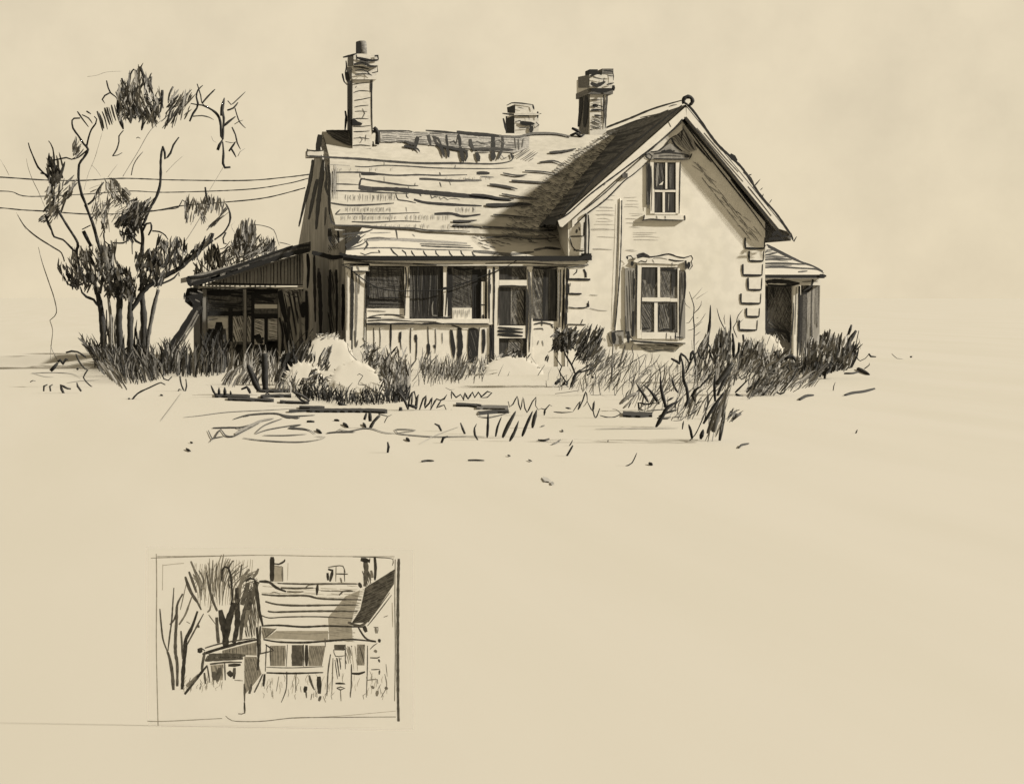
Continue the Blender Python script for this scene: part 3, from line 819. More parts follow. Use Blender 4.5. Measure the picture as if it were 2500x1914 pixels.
def fk(b):
    p = PY(.058)
    ribs(b, p, '5', '''
6d|378,880 382,960 380,1050
6d|428,880 434,960 430,1050
12k|520,850 520,960 518,1050
7d|605,910 600,980 608,1060
20k|600,915 596,960 594,1000
8d|686,880 682,980 684,1090
22k|726,935 728,1000
9d|734,945 732,1080 724,1160
7d|826,870 830,980 838,1060
22k|830,1010 832,1060 830,1110
14k|876,1020 886,1050
6d|888,890 892,1000 885,1090
6d|944,920 946,1010
34k|1085,880 1092,1040 1076,1190
9d|1022,860 1080,875 1110,890
24k|1284,890 1288,980 1280,1090
16k|1340,860 1345,1000 1338,1170
8d|1250,880 1240,1000 1234,1160
''')
    patch(b, p, z('5', '1008,895 1030,900 1056,1050 1044,1136 1028,1110 1010,1000'), K)
    patch(b, p, z('5', '1160,885 1200,878 1238,888 1244,960 1236,1100 1205,1170 1160,1160 1152,1040'), K)
    hatch(b, p, z('5', '1170,900 1230,900 1228,1100 1165,1140'), 75, 6, 2, M_)
panel('board_wall', '5', (322, 846, 1352, 1260), TRIM, .06, .1, house, fk, label='pale vertical boards with dark gaps below the porch windows')
# door
dr = bars('5', [(1374, 374, 1412, 1250), (1644, 374, 1690, 1250), (1414, 486, 1642, 532), (1414, 862, 1642, 965)], .03, .1, TRIM)
ribs(dr, PY(.028), '5', '''
16k|1360,860 1362,1000 1356,1170
14k|1372,380 1370,600 1364,840
8d|1412,545 1410,700 1406,860
7d|1412,535 1520,532 1632,540
14k|1405,878 1500,886 1612,892
20k|1402,906 1500,910 1612,918
20k|1402,934 1500,940 1608,948
9d|1650,400 1660,600 1650,800
16d|1640,560 1646,700 1640,1000
9m|1690,400 1692,640 1688,800
9d|1668,900 1662,1080
18m|1660,420 1672,700 1664,1000
''')
dr = dr.build('door', house, label='white framed screen door with three louvre slats')
def fd(b):
    patch(b, PY(.088), z('5', '1415,548 1512,548 1508,858 1412,858'), PANEK); hatch(b, PY(.088), z('5', '1515,550 1622,550 1618,856 1512,856'), 70, 5, 2.2, D, brk=26)
    ribs(b, PY(.086), '5', '12k|1412,856 1620,858\n10k|1625,560 1620,850\n8s|1515,560 1512,850\n12m|1530,640 1550,580 1590,590')
panel('pane', '5', (1412, 534, 1642, 861), PANE2, .09, .04, dr, fd)
panel('transom', '5', (1412, 376, 1642, 484), PANE, .09, .04, dr, lambda b: (patch(b, PY(.088), z('5', '1414,390 1520,390 1520,482 1414,482'), PANEK), hatch(b, PY(.088), z('5', '1525,390 1640,390 1640,482 1525,482'), 60, 5, 2, D)))
panel('kick_panel', '5', (1384, 966, 1642, 1250), PANEK, .085, .04, dr, lambda b: (patch(b, PY(.083), z('5', '1490,985 1530,970 1570,990 1600,965 1618,1000 1600,1070 1560,1060 1520,1100 1490,1080'), PANE2), hatch(b, PY(.083), z('5', '1490,990 1600,980 1600,1070 1495,1090'), 45, 5, 2.2, D)))
def fw(b):
    patch(b, PF2, z('5', '1785,400 1890,395 1884,820 1776,815'), PANEK); hatch(b, PF2, z('5', '1692,400 1785,400 1776,815 1690,815'), 72, 5, 2.4, D, brk=28)
    ribs(b, PF2, '5', '20k|1790,420 1785,600 1780,810\n14k|1880,400 1888,560 1878,800\n12k|1690,810 1780,816 1878,820\n9m|1830,420 1825,760\n12k|1700,385 1780,392 1880,382')
w4 = panel('window', '5', (1690, 376, 1896, 824), PANE2, .1, .05, house, fw, label='narrow half black window right of the screen door')
panel('frame', '5', (1898, 380, 1950, 1250), TRIM, .03, .12, w4, lambda b: ribs(b, PY(.028), '5', '9d|1920,400 1918,640 1906,880\n16k|1950,400 1945,640 1935,890\n9s|1905,400 1900,800'))
panel('porch_post', '5', (1956, 380, 1976, 1250), TRIM, .004, .12, house, lambda b: ribs(b, PY(.003), '5', '12k|1972,390 1970,620 1960,890'))
panel('board_wall', '5', (1690, 826, 1898, 1250), TRIM, .06, .1, house, lambda b: ribs(b, PY(.058), '5', '12d|1700,852 1770,838 1860,856\n9d|1765,825 1766,865\n9m|1700,890 1770,886 1778,900\n7s|1740,985 1730,1020 \n7s|1770,985 1778,1030\n7s|1686,900 1690,1040\n9d|1860,880 1830,840'), label='pale wall under the narrow window')

# ---- side porch at the right corner
YS = .5
b = MB()
q = [at(1944, 690, YS), at(1944, 900, YS)]
zbx(b, '9', 668, 380, 892, 1090, YS + .25, .06, GWOOD)
sxw = at(1997, 800, YS).x
zbx(b, '9', 958, 385, 1092, 1090, YS + .06, .08, GWOOD)
for i in range(9):
    x = 960 + i * 15; rib(b, PY(YS + .055), z('9', f'{x},{ru(390, 440)} {x + ru(-6, 2)},600 {x - ru(0, 8)},{ru(700, 960)}'), ru(2, 6), random.choice((S_, M_, X_)))
ribs(b, PY(YS + .05), '9', '26m|985,430 980,600 965,900\n20d|955,500 948,700 940,960\n34k|960,480 1000,460 1035,400\n6s|1092,390 1088,650')
hatch(b, PY(YS + .137), z('9', '685,435 885,435 862,850 672,800'), 65, 4, 2.2, M_, brk=24); hatch(b, PY(YS + .137), z('9', '690,435 885,435 862,850 672,800'), 110, 6, 2, D, brk=24)
hatch(b, PY(YS + .137), z('9', '685,700 880,700 862,860 668,820'), 40, 4, 2.6, D, brk=24)
ribs(b, PY(YS + .13), '9', '14k|690,440 686,620 676,810\n16k|735,440 740,520\n14k|880,540 878,640\n24k|670,800 700,770 760,760\n20k|860,860 850,800 830,780\n20k|740,760 800,770 860,790')
sp = b.build('side_porch', house, label='small open porch at the right corner of the gable wing')
sr = MB(); a1 = at(1870, 596, .6); a2 = at(2012, 668, .3); a3 = at(1862, 668, .3)
SR = P3(a1 + V((0, 1.2, 0)), a2, a3)
slab(sr, SR, z('9', '690,118 1040,275 1122,318 1130,345 655,345 668,300 672,140'), PROOF, .07)
prism(sr, [SR.hit(*z('9', '690,118')[0]), SR.hit(*z('9', '1128,345')[0]), SR.hit(*z('9', '1128,345')[0]) + V((0, 3.2, 0)), SR.hit(*z('9', '690,118')[0]) + V((0, 2.4, 0))], (0, 0, -.07), GWOOD)
ribs(sr, SR, '9', '''
13k|690,118 800,175 940,245 1040,280 1118,320
9d|700,135 860,215 1020,275
8d|668,200 720,190 770,180
10d|668,232 760,228 880,232
11d|670,262 800,260 990,268
10d|670,292 800,288 960,298 1060,298
9m|690,160 740,160
9m|672,215 760,210 840,212
12m|676,180 700,160
9m|680,278 880,276
8d|1000,300 1080,308 1125,335
12m|930,325 1000,318
''')
hatch(sr, SR, z('9', '690,130 840,205 900,245 680,250 670,180'), 5, 5, 1.7, M_, brk=40)
srf = sr.build('porch_roof', sp)
b = MB(); zbx(b, '9', 655, 347, 1130, 372, .22, .12, K); ribs(b, PY(.21), '9', '22k|1090,352 1142,356', off=.01); b.build('gutter', sp)
b = MB(); zbx(b, '9', 660, 374, 1100, 426, YS - .04, .1, TRIM); ribs(b, PY(YS - .042), '9', '26d|690,400 780,395 940,412\n14k|700,425 820,430 930,418\n9k|660,385 690,400 700,425\n9s|960,400 1080,395\n12d|1040,380 1030,430 970,470'); b.build('fascia', sp)
b = MB(); zbx(b, '9', 894, 428, 936, 1090, YS - .02, .14, TRIM); ribs(b, PY(YS - .022), '9', '14k|938,430 936,640 925,960\n8d|892,560 890,680 866,900\n6s|915,440 905,800'); b.build('porch_post', sp)
b = MB(); zbx(b, '9', 640, 428, 680, 1090, YS - .02, .14, TRIM); ribs(b, PY(YS - .022), '9', '10d|682,440 680,640 668,860\n12k|640,470 630,680 622,860\n8k|664,380 660,430'); b.build('porch_post', sp)

# ---- lean-to shed on the left end
SB = at(610, 893, 2)
shed = thing('lean_to_shed', (SB.x, 2, 0), 'low lean-to shed with sloping plank roof and corrugated gable, built against the house end', 'shed')
YS = 2.0; SF = PY(YS)
b = MB(); t1, t2 = at(458, 676, YS - .3), at(757, 598, YS - .3)
RV = V((0, 4.5, 0))
prism(b, [t1, t2, t2 + V((0, 0, -.13)), t1 + V((0, 0, -.13))], RV, GWOOD)
slab(b, PY(YS - .35), z('4', '208,495 360,490 560,430 800,350 1150,222 1310,182 1310,262 1130,312 900,380 640,470 450,530 260,578 222,562'), DWOOD, .05)
ribs(b, PY(YS - .36), '4', '''
34k|260,560 420,520 640,450 900,365 1130,295 1300,258
16k|210,498 360,490 560,428 800,345 1150,222
26k|215,500 225,560 250,580
14s|420,510 600,450 760,390
16k|1100,250 1200,225 1300,215
12d|500,460 700,395 900,330
''', off=.01, ta=.2, tb=.2)
b.build('roof', shed)
b = MB(); slab(b, SF, z('4', '350,576 460,530 900,385 1240,285 1240,576'), GWOOD, .06)
for i in range(26):
    x = 470 + i * 30 + ru(-6, 6); top = 530 - (x - 460) * .322 + 14
    rib(b, SF, z('4', f'{x},{top} {x + ru(-5, 5)},{(top + 570) / 2} {x + ru(-4, 4)},570'), ru(1.4, 3.2), random.choice((D, M_, M_)))
    if i % 3: rib(b, SF, z('4', f'{x + 15},{top + 10} {x + 14},566'), ru(3, 5), X_)
ribs(b, SF, '4', '12s|1232,300 1238,420 1236,560\n10d|1212,300 1214,560\n12k|430,555 640,560 900,566 1240,568')
b.build('gable_board', shed)
b = MB(); slab(b, PY(YS - .02), z('4', '310,580 1240,588 1240,608 310,604'), TRIM, .1)
ribs(b, PY(YS - .022), '4', '8d|320,604 600,598 900,606 1240,588\n7s|340,590 640,585\n10m|740,596 900,590 1000,604'); b.build('beam', shed)
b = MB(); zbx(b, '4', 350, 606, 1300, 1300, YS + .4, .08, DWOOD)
zbx(b, '4', 372, 612, 1020, 826, YS + .13, .05, PANE)  # dark sheet paints the unlit opening under the beam
ribs(b, PY(YS + .12), '4', '40k|380,640 700,640 1010,630\n30k|400,810 600,826 780,800\n26d|420,720 640,740 700,720\n20d|760,700 1000,690\n30k|800,660 980,720')
hatch(b, PY(YS + .12), z('4', '375,620 1010,615 1010,740 800,780 390,800'), 4, 7, 3, K, brk=60)
b.build('back_wall', shed)
b = MB(); zbx(b, '4', 1022, 606, 1300, 1320, YS + .02, .1, LWOOD)
hatch(b, PY(YS + .01), z('4', '1030,610 1240,600 1200,900 1160,1250 1060,1250 1060,900'), 80, 6, 3, K); ribs(b, PY(YS + .0), '4', '''
34k|1030,620 1060,760 1090,900
50k|1240,720 1240,860
22k|1270,620 1275,800 1270,1100
14s|1185,720 1190,800
10s|1195,880 1225,910 1250,930
16k|1030,860 1060,1000 1050,1180
20m|1380,420 1370,600
20d|1340,300 1345,600 1350,900
22k|1280,290 1290,420 1280,600
8s|1240,690 1225,740
20d|1120,760 1110,900 1120,1100
''')
hatch(b, PY(YS), z('4', '1080,620 1210,610 1200,680 1100,690'), 30, 5, 2.5, M_, brk=16)
b.build('side_wall', shed, label='dark shaggy boards at the house end of the shed')
def win(q, m, fn=None, lab=None):
    b = MB(); zbx(b, '4', *q, YS + .14, .04, m)
    if fn: fn(b)
    o = b.build('window', shed)
    if lab: o['label'] = lab
win((384, 846, 576, 1100), LITE, lambda b: (zbx(b, '4', 390, 862, 570, 930, YS + .13, .008, TRIM), ribs(b, PY(YS + .125), '4', '70k|430,960 425,1080\n56k|492,900 492,1090\n20m|540,960 545,1080\n14s|400,880 480,870')))
win((616, 832, 778, 1094), LITE, lambda b: hatch(b, PY(YS + .137), z('4', '620,840 776,840 776,1080 616,1090'), 72, 5, 2, M_, brk=30))
win((808, 872, 896, 1100), LITE, lambda b: (hatch(b, PY(YS + .137), z('4', '810,880 896,880 890,1000 812,1000'), 20, 5, 1.6, M_), ribs(b, PY(YS + .13), '4', '50k|830,1010 850,1060 880,1090\n30d|830,1080 890,1040')))
win((928, 862, 1022, 1068), LITE, lambda b: (zbx(b, '4', 934, 870, 1018, 1050, YS + .13, .008, LITE), hatch(b, PY(YS + .125), z('4', '934,870 1018,870 1018,1050 934,1050'), 10, 6, 1.5, M_)))
for (q, m, Y) in (((576, 780, 614, 1100), K, .1), ((780, 640, 806, 1110), K, .1), ((898, 870, 926, 1120), K, .1), ((1014, 830, 1030, 1200), DWOOD, .09), ((810, 742, 1012, 780), TRIM, .09), ((384, 826, 780, 846), K, .09), ((806, 826, 1012, 868), K, .09), ((514, 1076, 782, 1100), DWOOD, .09), ((926, 1056, 1012, 1070), DWOOD, .09), ((706, 596, 738, 1300), GWOOD, -.02), ((342, 606, 384, 1310), GWOOD, -.02)):
    b = MB(); zbx(b, '4', *q, YS + Y, .05, m)
    if q[0] in (706, 342): ribs(b, PY(YS + Y - .003), '4', f'6d|{q[2]},{q[1]} {q[2] + 2},900 {q[2]},1250\n6m|{q[0] + 6},{q[1] + 30} {q[0] + 2},900', ta=.1, tb=.2)
    b.build('post' if q[3] - q[1] > q[2] - q[0] else 'beam', shed)
b = MB()                                    # rotten eave end
for q in ('210,600 250,590 330,610 350,680 300,740 250,770 190,720 195,650', '250,700 340,690 320,780 260,790'):
    slab(b, PY(YS - .2 + ru(-.05, .05)), z('4', q), K, .2)
ribs(b, PY(YS - .27), '4', '14m|230,640 300,650\n10s|280,700 320,720\n12d|185,640 180,700\n10s|300,620 350,640\n12d|230,690 270,740', off=.01)
b.build('eave_end', shed)
b = MB(); prism(b, [V((at(490, 800, YS).x, YS + .4, 0)), V((at(490, 800, YS).x, YS + 4, 0)), V((at(490, 800, YS).x, YS + 4, 2.1)), V((at(490, 800, YS).x, YS + .4, 2.1))], (.08, 0, 0), DWOOD); b.build('end_wall', shed)
b = MB(); pb = foot(368, 912)
pts = z('4', '268,800 330,760 350,790 250,960 150,1120 40,1330 -70,1400 0,1190 140,980')
slab(b, PY(YS - .5), z('4', '258,800 330,752 352,775 250,930 120,1110 -60,1395 -105,1400 0,1195 140,975'), D, .06)
ribs(b, PY(YS - .505), '4', '''
34k|280,780 150,980 10,1190 -100,1390
12k|345,780 250,950 150,1110
14s|300,800 200,980 80,1170
12s|310,830 230,980 150,1110
16m|190,1010 60,1220
''', ta=.1, tb=.2)
lp = b.build('leaning_plank', None, (pb.x, YS - .5, 0)); lp['label'] = 'long dark plank propped diagonally against the open end of the shed'; lp['category'] = 'plank'
# ---- wires
for i, (s, lab) in enumerate((('-60,433 0,433 110,440 200,441 300,436 430,440 600,441 700,433 757,426', 'highest of the thin black wires running from the house to the left'),
              ('-60,466 0,467 30,469 70,480 200,475 315,467 410,470 600,463 700,449 752,436', 'second wire from the top, dipping left of the tree, strung to the house'),
              ('-60,507 0,508 55,513 110,516 210,523 300,522 370,516 450,502 550,494 650,483 745,459', 'lowest of the thin black wires, sagging into the tree beside the house'))):
    b = MB(); stem(b, z('n', s), 3.0, 3.0 if i != 1 else 2.5, D, ta=0, tb=0, wob=.25)
    o = b.build('overhead_wire', None, at(600, 450, 3.0)); o['label'] = lab; o['category'] = 'wire'; o['group'] = 'overhead wires'
b = MB(); stem(b, z('5', '115,360 180,390 240,440 320,498 430,555 560,575 700,577'), -.012, 3, K, ta=.2, tb=.3); stem(b, z('5', '700,577 900,570 960,562 1100,520 1320,440 1420,400 1500,360 1560,325 1640,286'), -.012, 3, K, ta=.6, tb=.2)
stem(b, z('5', '740,335 745,450 745,577'), -.012, 1.6, K)
o = b.build('loose_wire', None, at(900, 700, -.012)); o['label'] = 'loose black cable sagging in front of the porch windows'; o['category'] = 'cable'
# ================================================================== TREES
def tree(name, x, y, label, group='trees left of the shed'):
    b = foot(x, y); t = thing(name, (b.x, b.y, 0), label, 'tree', group); return t, b.y
mixd = (D, M_, M_, M_, S_, K); mixm = (S_, S_, M_, M_, X_)
T, YT = tree('tree', 252, 899, 'leftmost dark tree with long bare forked branches curving out to the left')
b = MB()
stems(b, YT, '2', '''
44d|712,1085 708,1000 700,820 684,690 655,560 640,500
18d|684,700 660,680 640,650 590,630 560,600 548,560
14d|640,500 590,525 545,550 500,560 460,540 470,500 490,470
20d|650,550 560,470 522,330 530,262 450,130 370,-10
14d|522,330 500,310 430,240 370,220 345,150 315,80
10m|440,390 420,330 360,290 250,220 170,150 120,70
''', tb=.55, ta=.1, jy=.02)
stems(b, YT, '1', '''
22k|612,1672 560,1590 500,1480 470,1360 450,1260 400,1190 340,1130 290,1020 262,950 252,910
26k|480,1420 462,1330 460,1250 430,1200 360,1180
18d|450,1260 480,1160 482,1060 470,960 450,915 432,893
16k|480,1065 540,1052 590,1042 640,1058 700,1020 745,965
10m|400,1560 430,1640 460,1690
20k|405,1550 430,1640 455,1690
''', tb=.45, ta=.1, jy=.02)
b.build('trunk', T)
b = MB()
leaves(b, z('1', '440,1060 545,1060 555,1160 540,1260 440,1260 418,1160'), YT, 46, 34, 95, 9, mixd, .25)
leaves(b, z('1', '420,1270 520,1290 630,1215 672,1290 580,1460 500,1600 430,1500'), YT, 60, 32, 62, 8, mixm, .3)
leaves(b, z('1', '350,1600 400,1540 480,1600 440,1640'), YT, 9, 22, 40, 6, mixd, .2)
leaves(b, z('2', '395,370 440,430 520,410 530,330 620,350 640,500 560,560 460,545 400,470'), YT, 90, 26, 100, 8, mixd, .5)
leaves(b, z('2', '470,330 640,300 640,400 480,400'), YT, 40, 30, 105, 6, mixm, .4)
b.build('crown', T)

T, YT = tree('tree', 293, 900, 'tallest tree of the clump with a feathery dark tuft at its top')
b = MB()
stems(b, YT, '2', '''
46d|822,1090 820,1000 812,800 815,690 822,560 780,450
26s|770,1060 760,960 758,800 742,650 735,600
24d|800,470 740,430 700,340 672,270 640,150 618,90 580,0
''', tb=.4, ta=.1)
stems(b, YT, '1', '''
26k|846,1690 800,1560 765,1460 735,1380 715,1310 700,1220 706,1100 740,1050 785,970 745,920 700,850 650,780 642,710 660,692 715,690
26k|706,1100 700,1220 728,1380 770,1470
20k|770,950 790,860 815,790 852,740 862,700 840,675
16d|785,970 700,1040 640,1058
26d|780,1460 830,1420 880,1320 925,1260
5x|750,1330 790,1180 840,1060 880,930 912,815
5x|820,1110 860,1150 900,1210
7s|1095,1210 1150,1120 1230,990 1320,830 1370,770 1440,710 1490,690
5x|960,1220 1010,1150 1055,1095
16d|1005,1025 1040,970 1060,900 1060,850 1100,800
10d|1000,1028 1050,1020 1090,998
12m|1170,1200 1190,1110 1230,1040 1275,990
9d|1215,870 1230,860 1252,872
5x|1480,1175 1560,1090 1640,1020
4x|780,320 860,310 950,280 1090,272
''', tb=.4, ta=.15, jy=.03)
b.build('trunk', T)
b = MB()
stems(b, YT, '1', '''
18k|1145,510 1140,400 1160,310 1190,256 1225,275 1225,330 1200,420 1180,500
30k|1085,420 1060,520 1050,620 1070,690
22d|1085,335 1105,400 1130,470
16k|950,355 965,420 985,465 1030,500 1060,540
16k|980,465 935,490 912,525 935,560
30d|1250,230 1285,330 1300,430 1330,480
26m|1350,320 1340,400 1330,470
30d|1448,440 1445,540 1430,640
30k|1295,500 1350,530 1420,520 1450,490
40d|1060,680 1085,740 1100,790
30d|1300,620 1330,680 1355,730
30d|1280,680 1275,740 1262,800
24m|1545,410 1510,480 1500,560
26d|1520,620 1500,700 1488,760
16d|690,630 730,690 790,770
14d|730,660 790,690 825,740
16k|770,628 790,640 812,655
''', tb=.6, ta=.15, jy=.15)
leaves(b, z('1', '1040,430 1140,350 1180,300 1220,300 1250,240 1300,330 1340,330 1350,460 1450,450 1440,640 1350,730 1250,650 1150,680 1060,680 1040,560'), YT, 190, 34, 92, 7, mixm, .6, aj=30)
leaves(b, z('1', '1045,560 1440,560 1430,640 1350,720 1150,670 1060,670'), YT, 60, 30, 80, 8, mixd, .6, aj=40)
for i in range(8):
    x = 862 + i * 22 + ru(-5, 5); stem(b, z('1', f'{x},{640 - i * 10 + ru(-14, 14)} {x + 25},{700 - i * 5} {x + 46 + ru(-8, 8)},{800 - i * 12 + ru(-20, 20)}'), YT + ru(-.2, .2), ru(2.5, 6), random.choice((D, M_, M_)), tb=.6, ta=.4)
leaves(b, z('1', '1480,760 1500,560 1540,420 1560,520 1690,440 1700,520 1640,640 1530,770'), YT, 46, 36, 62, 6, (S_, M_, M_), .4, aj=22)
leaves(b, z('1', '640,950 680,870 715,960 690,1010'), YT, 16, 26, 70, 7, mixm, .2)
leaves(b, z('2', '660,300 790,300 790,400 900,470 880,620 800,600 700,560 640,480'), YT, 130, 26, 95, 8, mixd, .6)
leaves(b, z('2', '660,280 800,290 780,400 670,400'), YT, 50, 36, 95, 6, mixm, .4, aj=14)
leaves(b, z('2', '480,480 640,420 800,440 1000,500 1040,540 900,650 760,600 600,570'), YT, 120, 26, 90, 9, (M_, D, S_, M_), .6, aj=40)
leaves(b, z('2', '690,780 1000,830 1010,1080 690,1080'), YT + .3, 70, 60, 90, 6, (M_, D, S_), .5, aj=6)
leaves(b, z('2', '690,980 1000,980 1020,1090 690,1090'), YT, 70, 34, 90, 9, (K, D, D), .5, aj=14)
leaves(b, z('2', '700,560 900,560 960,620 880,660 740,620'), YT, 40, 26, 80, 8, mixd, .4, aj=40)
leaves(b, z('1', '820,1250 1200,1400 1400,1450 1250,1600 950,1560 800,1450'), YT, 46, 34, 60, 4, (X_, S_), .5, aj=50)
leaves(b, z('1', '920,1250 1060,1250 1080,1330 1140,1330 1140,1420 1060,1460 1000,1400'), YT, 60, 26, 110, 7, mixm, .4)
b.build('crown', T)

T, YT = tree('tree', 318, 901, 'dark tree whose right limb sweeps up beside the shed into a curling tip')
b = MB()
stems(b, YT, '2', '''
42d|898,1090 892,1000 888,800 892,640 905,560
36k|895,720 930,670 980,590 1050,530 1140,480 1230,430 1330,340 1400,280 1455,240
14d|1050,560 1130,530 1190,500 1222,460 1225,490
24k|1455,195 1440,240 1380,290 1330,345
12k|1465,240 1530,190 1570,120 1575,60 1550,0
12d|1545,190 1525,230 1530,265 1550,268
10k|1040,180 1090,185 1130,210 1150,240
12d|770,260 840,262 880,240
''', tb=.4, ta=.1)
stems(b, YT, '1', '16d|2010,1450 2040,1500 2050,1580 2040,1650\n14d|1270,1530 1380,1515 1500,1500 1590,1485 1625,1420 1660,1440\n22k|1830,1305 1840,1380 1862,1460', tb=.3)
b.build('trunk', T)
b = MB()
leaves(b, z('2', '920,350 1060,300 1080,220 1150,230 1240,250 1280,300 1270,400 1150,450 1080,560 960,520'), YT, 190, 26, 85, 9, mixd, .7)
leaves(b, z('2', '1020,330 1090,300 1090,420 1000,430'), YT, 40, 26, 85, 9, (K, D), .5)
leaves(b, z('2', '1240,400 1340,280 1400,240 1460,200 1440,240 1340,360'), YT, 40, 24, 60, 8, mixd, .3)
leaves(b, z('1', '1640,1480 1660,1410 1760,1420 1900,1400 2010,1430 2000,1520 1900,1500 1760,1560 1650,1590'), YT, 90, 26, 85, 6, mixm, .5, aj=16)
leaves(b, z('1', '1880,1640 1940,1560 2010,1500 2000,1560 1900,1660'), YT, 10, 34, 45, 6, (M_, D), .3, aj=8)
leaves(b, z('1', '1780,1560 1830,1560 1830,1610 1800,1600'), YT, 8, 20, 100, 4, (S_, M_), .2)
b.build('crown', T)

T, YT = tree('tree', 345, 899, 'thick dark stem with a tall crooked branch crossing the wires')
b = MB()
stems(b, YT, '2', '''
46d|975,1060 978,960 982,860 980,740 972,640 968,540
30d|970,560 966,440 968,340 975,230 965,160 960,120
16k|975,180 1000,130 1030,125 1035,170 1015,210
16d|968,270 930,250 905,215 860,200 815,180
26k|570,180 590,220 610,260 625,285
10d|560,170 600,150 620,140
10d|710,190 715,250 760,280
8m|905,240 903,290 905,340
''', tb=.3, ta=.1)
b.build('trunk', T); b = MB()
stems(b, YT, '1', '''
30k|1270,1650 1310,1560 1345,1475 1390,1400 1425,1290 1432,1180 1432,1080 1440,990 1452,940
22k|1450,940 1470,1000 1472,1055 1520,1000 1545,930 1595,860
''', tb=.3, ta=.1)
b.build('branch', T)
b = MB()
leaves(b, z('2', '810,180 850,190 900,130 920,160 910,240 840,230'), YT, 26, 24, 100, 9, mixd, .3)
leaves(b, z('2', '790,120 860,60 900,0 1000,10 1010,60 960,150 900,140'), YT, 60, 26, 70, 9, mixd, .4)
leaves(b, z('1', '1020,1620 1110,1540 1170,1400 1250,1460 1330,1420 1330,1540 1200,1640 1090,1640'), YT, 110, 26, 60, 9, mixd, .5)
leaves(b, z('1', '820,1480 980,1440 960,1560 860,1590'), YT, 22, 30, 75, 6, mixm, .4)
leaves(b, z('1', '1170,1560 1260,1560 1250,1680 1180,1680'), YT, 30, 28, 80, 8, mixd, .3)
leaves(b, z('2', '700,80 760,60 740,200 690,180'), YT, 14, 30, 85, 6, mixm, .3)
b.build('crown', T)

T, YT = tree('tree', 357, 898, 'slender pale leaning tree with a bare dark broken top high above the wires')
b = MB()
stems(b, YT, '2', '30m|1000,1070 1010,920 1035,780 1055,680 1082,580\n5x|1080,590 1130,450 1300,200 1420,0', tb=.2, ta=.05)
stems(b, YT, '1', '5x|1700,1640 1830,1400 1930,1230 1995,1120', ta=0, tb=.2)
stems(b, YT, '1', '''
26k|2055,1128 2005,1132 1988,1095 1992,1000 1985,900
34k|1940,975 1955,930 1985,880
26k|1990,880 1970,850 1968,760 1955,690 1920,640 1860,600 1800,575 1750,570 1700,560
22k|1690,720 1720,650 1755,600 1765,560 1750,500 1765,440 1808,398
14k|1758,385 1775,440 1790,490 1800,555 1830,585
20d|1800,560 1850,500 1918,432
26d|1985,880 1990,780 1995,690 1985,620 2000,510
40d|1975,670 1980,600 1998,520
26d|1995,760 2040,720 2100,675
14m|2030,535 2060,570 2110,530 2188,455
22d|2025,620 2080,600 2122,550
14d|2095,600 2115,670 2140,730 2190,780
10m|2090,745 2130,720 2168,708
16d|2068,770 2100,840 2115,910 2145,970
22k|2040,985 2080,930 2100,900
22k|2060,960 2085,1000 2105,1040
8m|2010,900 2060,910 2100,905
8s|2120,1030 2140,990 2185,960
6x|1885,850 1900,890 1930,910
14m|1720,675 1800,668 1870,685 1905,705
''', tb=.55, ta=.15, jy=.05)
leaves(b, z('1', '1650,620 1690,600 1700,640 1660,680'), YT, 5, 20, 60, 4, (S_, X_), .2)
b.build('trunk', T)

# faint saplings at the far left
def plant(name, x, y, label, cat, group=None):
    f = foot(x, y); return thing(name, (f.x, f.y, 0), label, cat, group), f.y
def single(b, name, x, y, label, cat, group=None, kind=None):
    f = foot(x, y); o = b.build(name, None, (f.x, f.y, 0)); o['label'] = label
    if kind: o['kind'] = kind
    else: o['category'] = cat
    if group: o['group'] = group
    return o
b = MB(); Y = foot(120, 899).y
stems(b, Y, '2', '6x|390,1060 360,1000 345,960\n7s|340,790 385,740 370,640 330,520 290,400 262,290', tb=.5); stems(b, Y, '1', '5x|80,1200 45,1130 0,1055\n6s|370,1410 340,1340 290,1240 250,1130 235,1050\n4x|230,1680 180,1600 145,1530\n5x|370,1410 400,1480 440,1540')
stems(b, Y, '2', '5x|340,790 360,860 350,960 345,1060', ta=0, tb=.3)
single(b, 'sapling', 120, 885, 'very faint thin bare sapling standing alone at the far left edge', 'sapling')

# ================================================================== shrubs behind the shed
b = MB(); YB2 = 12.0
leaves(b, z('4', '610,250 650,90 700,40 760,30 820,60 810,160 760,230'), YB2, 150, 34, 88, 7, (S_, S_, M_, X_), .8, aj=10)
leaves(b, z('4', '480,330 560,240 620,180 760,150 850,140 960,200 1010,290 900,300 700,360 560,400'), YB2, 260, 24, 70, 5, (S_, M_, S_), .8, aj=50)
stems(b, YB2, '4', '8m|800,30 900,45 980,80 1010,160 1030,220\n10d|970,180 980,230 960,280\n8d|1030,190 1080,200 1130,215\n8d|840,160 900,200 940,260\n5x|640,120 600,40 640,0', tb=.4)
leaves(b, z('4', '900,260 940,200 980,170 1000,280'), YB2, 20, 22, 85, 6, (M_, D), .4)
for i in range(12):
    x, y = 500 + i * 45, 420 - i * 12; stem(b, z('4', f'{x},{y + 900} {x},{y}'), YB2 + ru(-.4, .4), 5, S_, ta=0, tb=.2)
single(b, 'bush', 575, 815, 'tall soft grey bush rising behind the shed roof', 'bush')
b = MB(); YB3 = 9.0
stems(b, YB3, '4', '''
34k|440,205 470,280 500,360 530,400
16k|430,440 450,330 445,240
12d|320,350 350,400 380,430
14d|260,440 300,460 330,470
12d|360,320 400,380 430,430
14d|260,370 310,430 350,480
10d|500,250 540,240 590,180
10m|540,320 560,250 610,210
16d|370,300 390,340 410,390
''', tb=.5)
leaves(b, z('4', '270,460 330,340 380,300 440,220 520,300 560,380 430,450 350,490'), YB3, 60, 34, 92, 6, mixm, .5, aj=22)
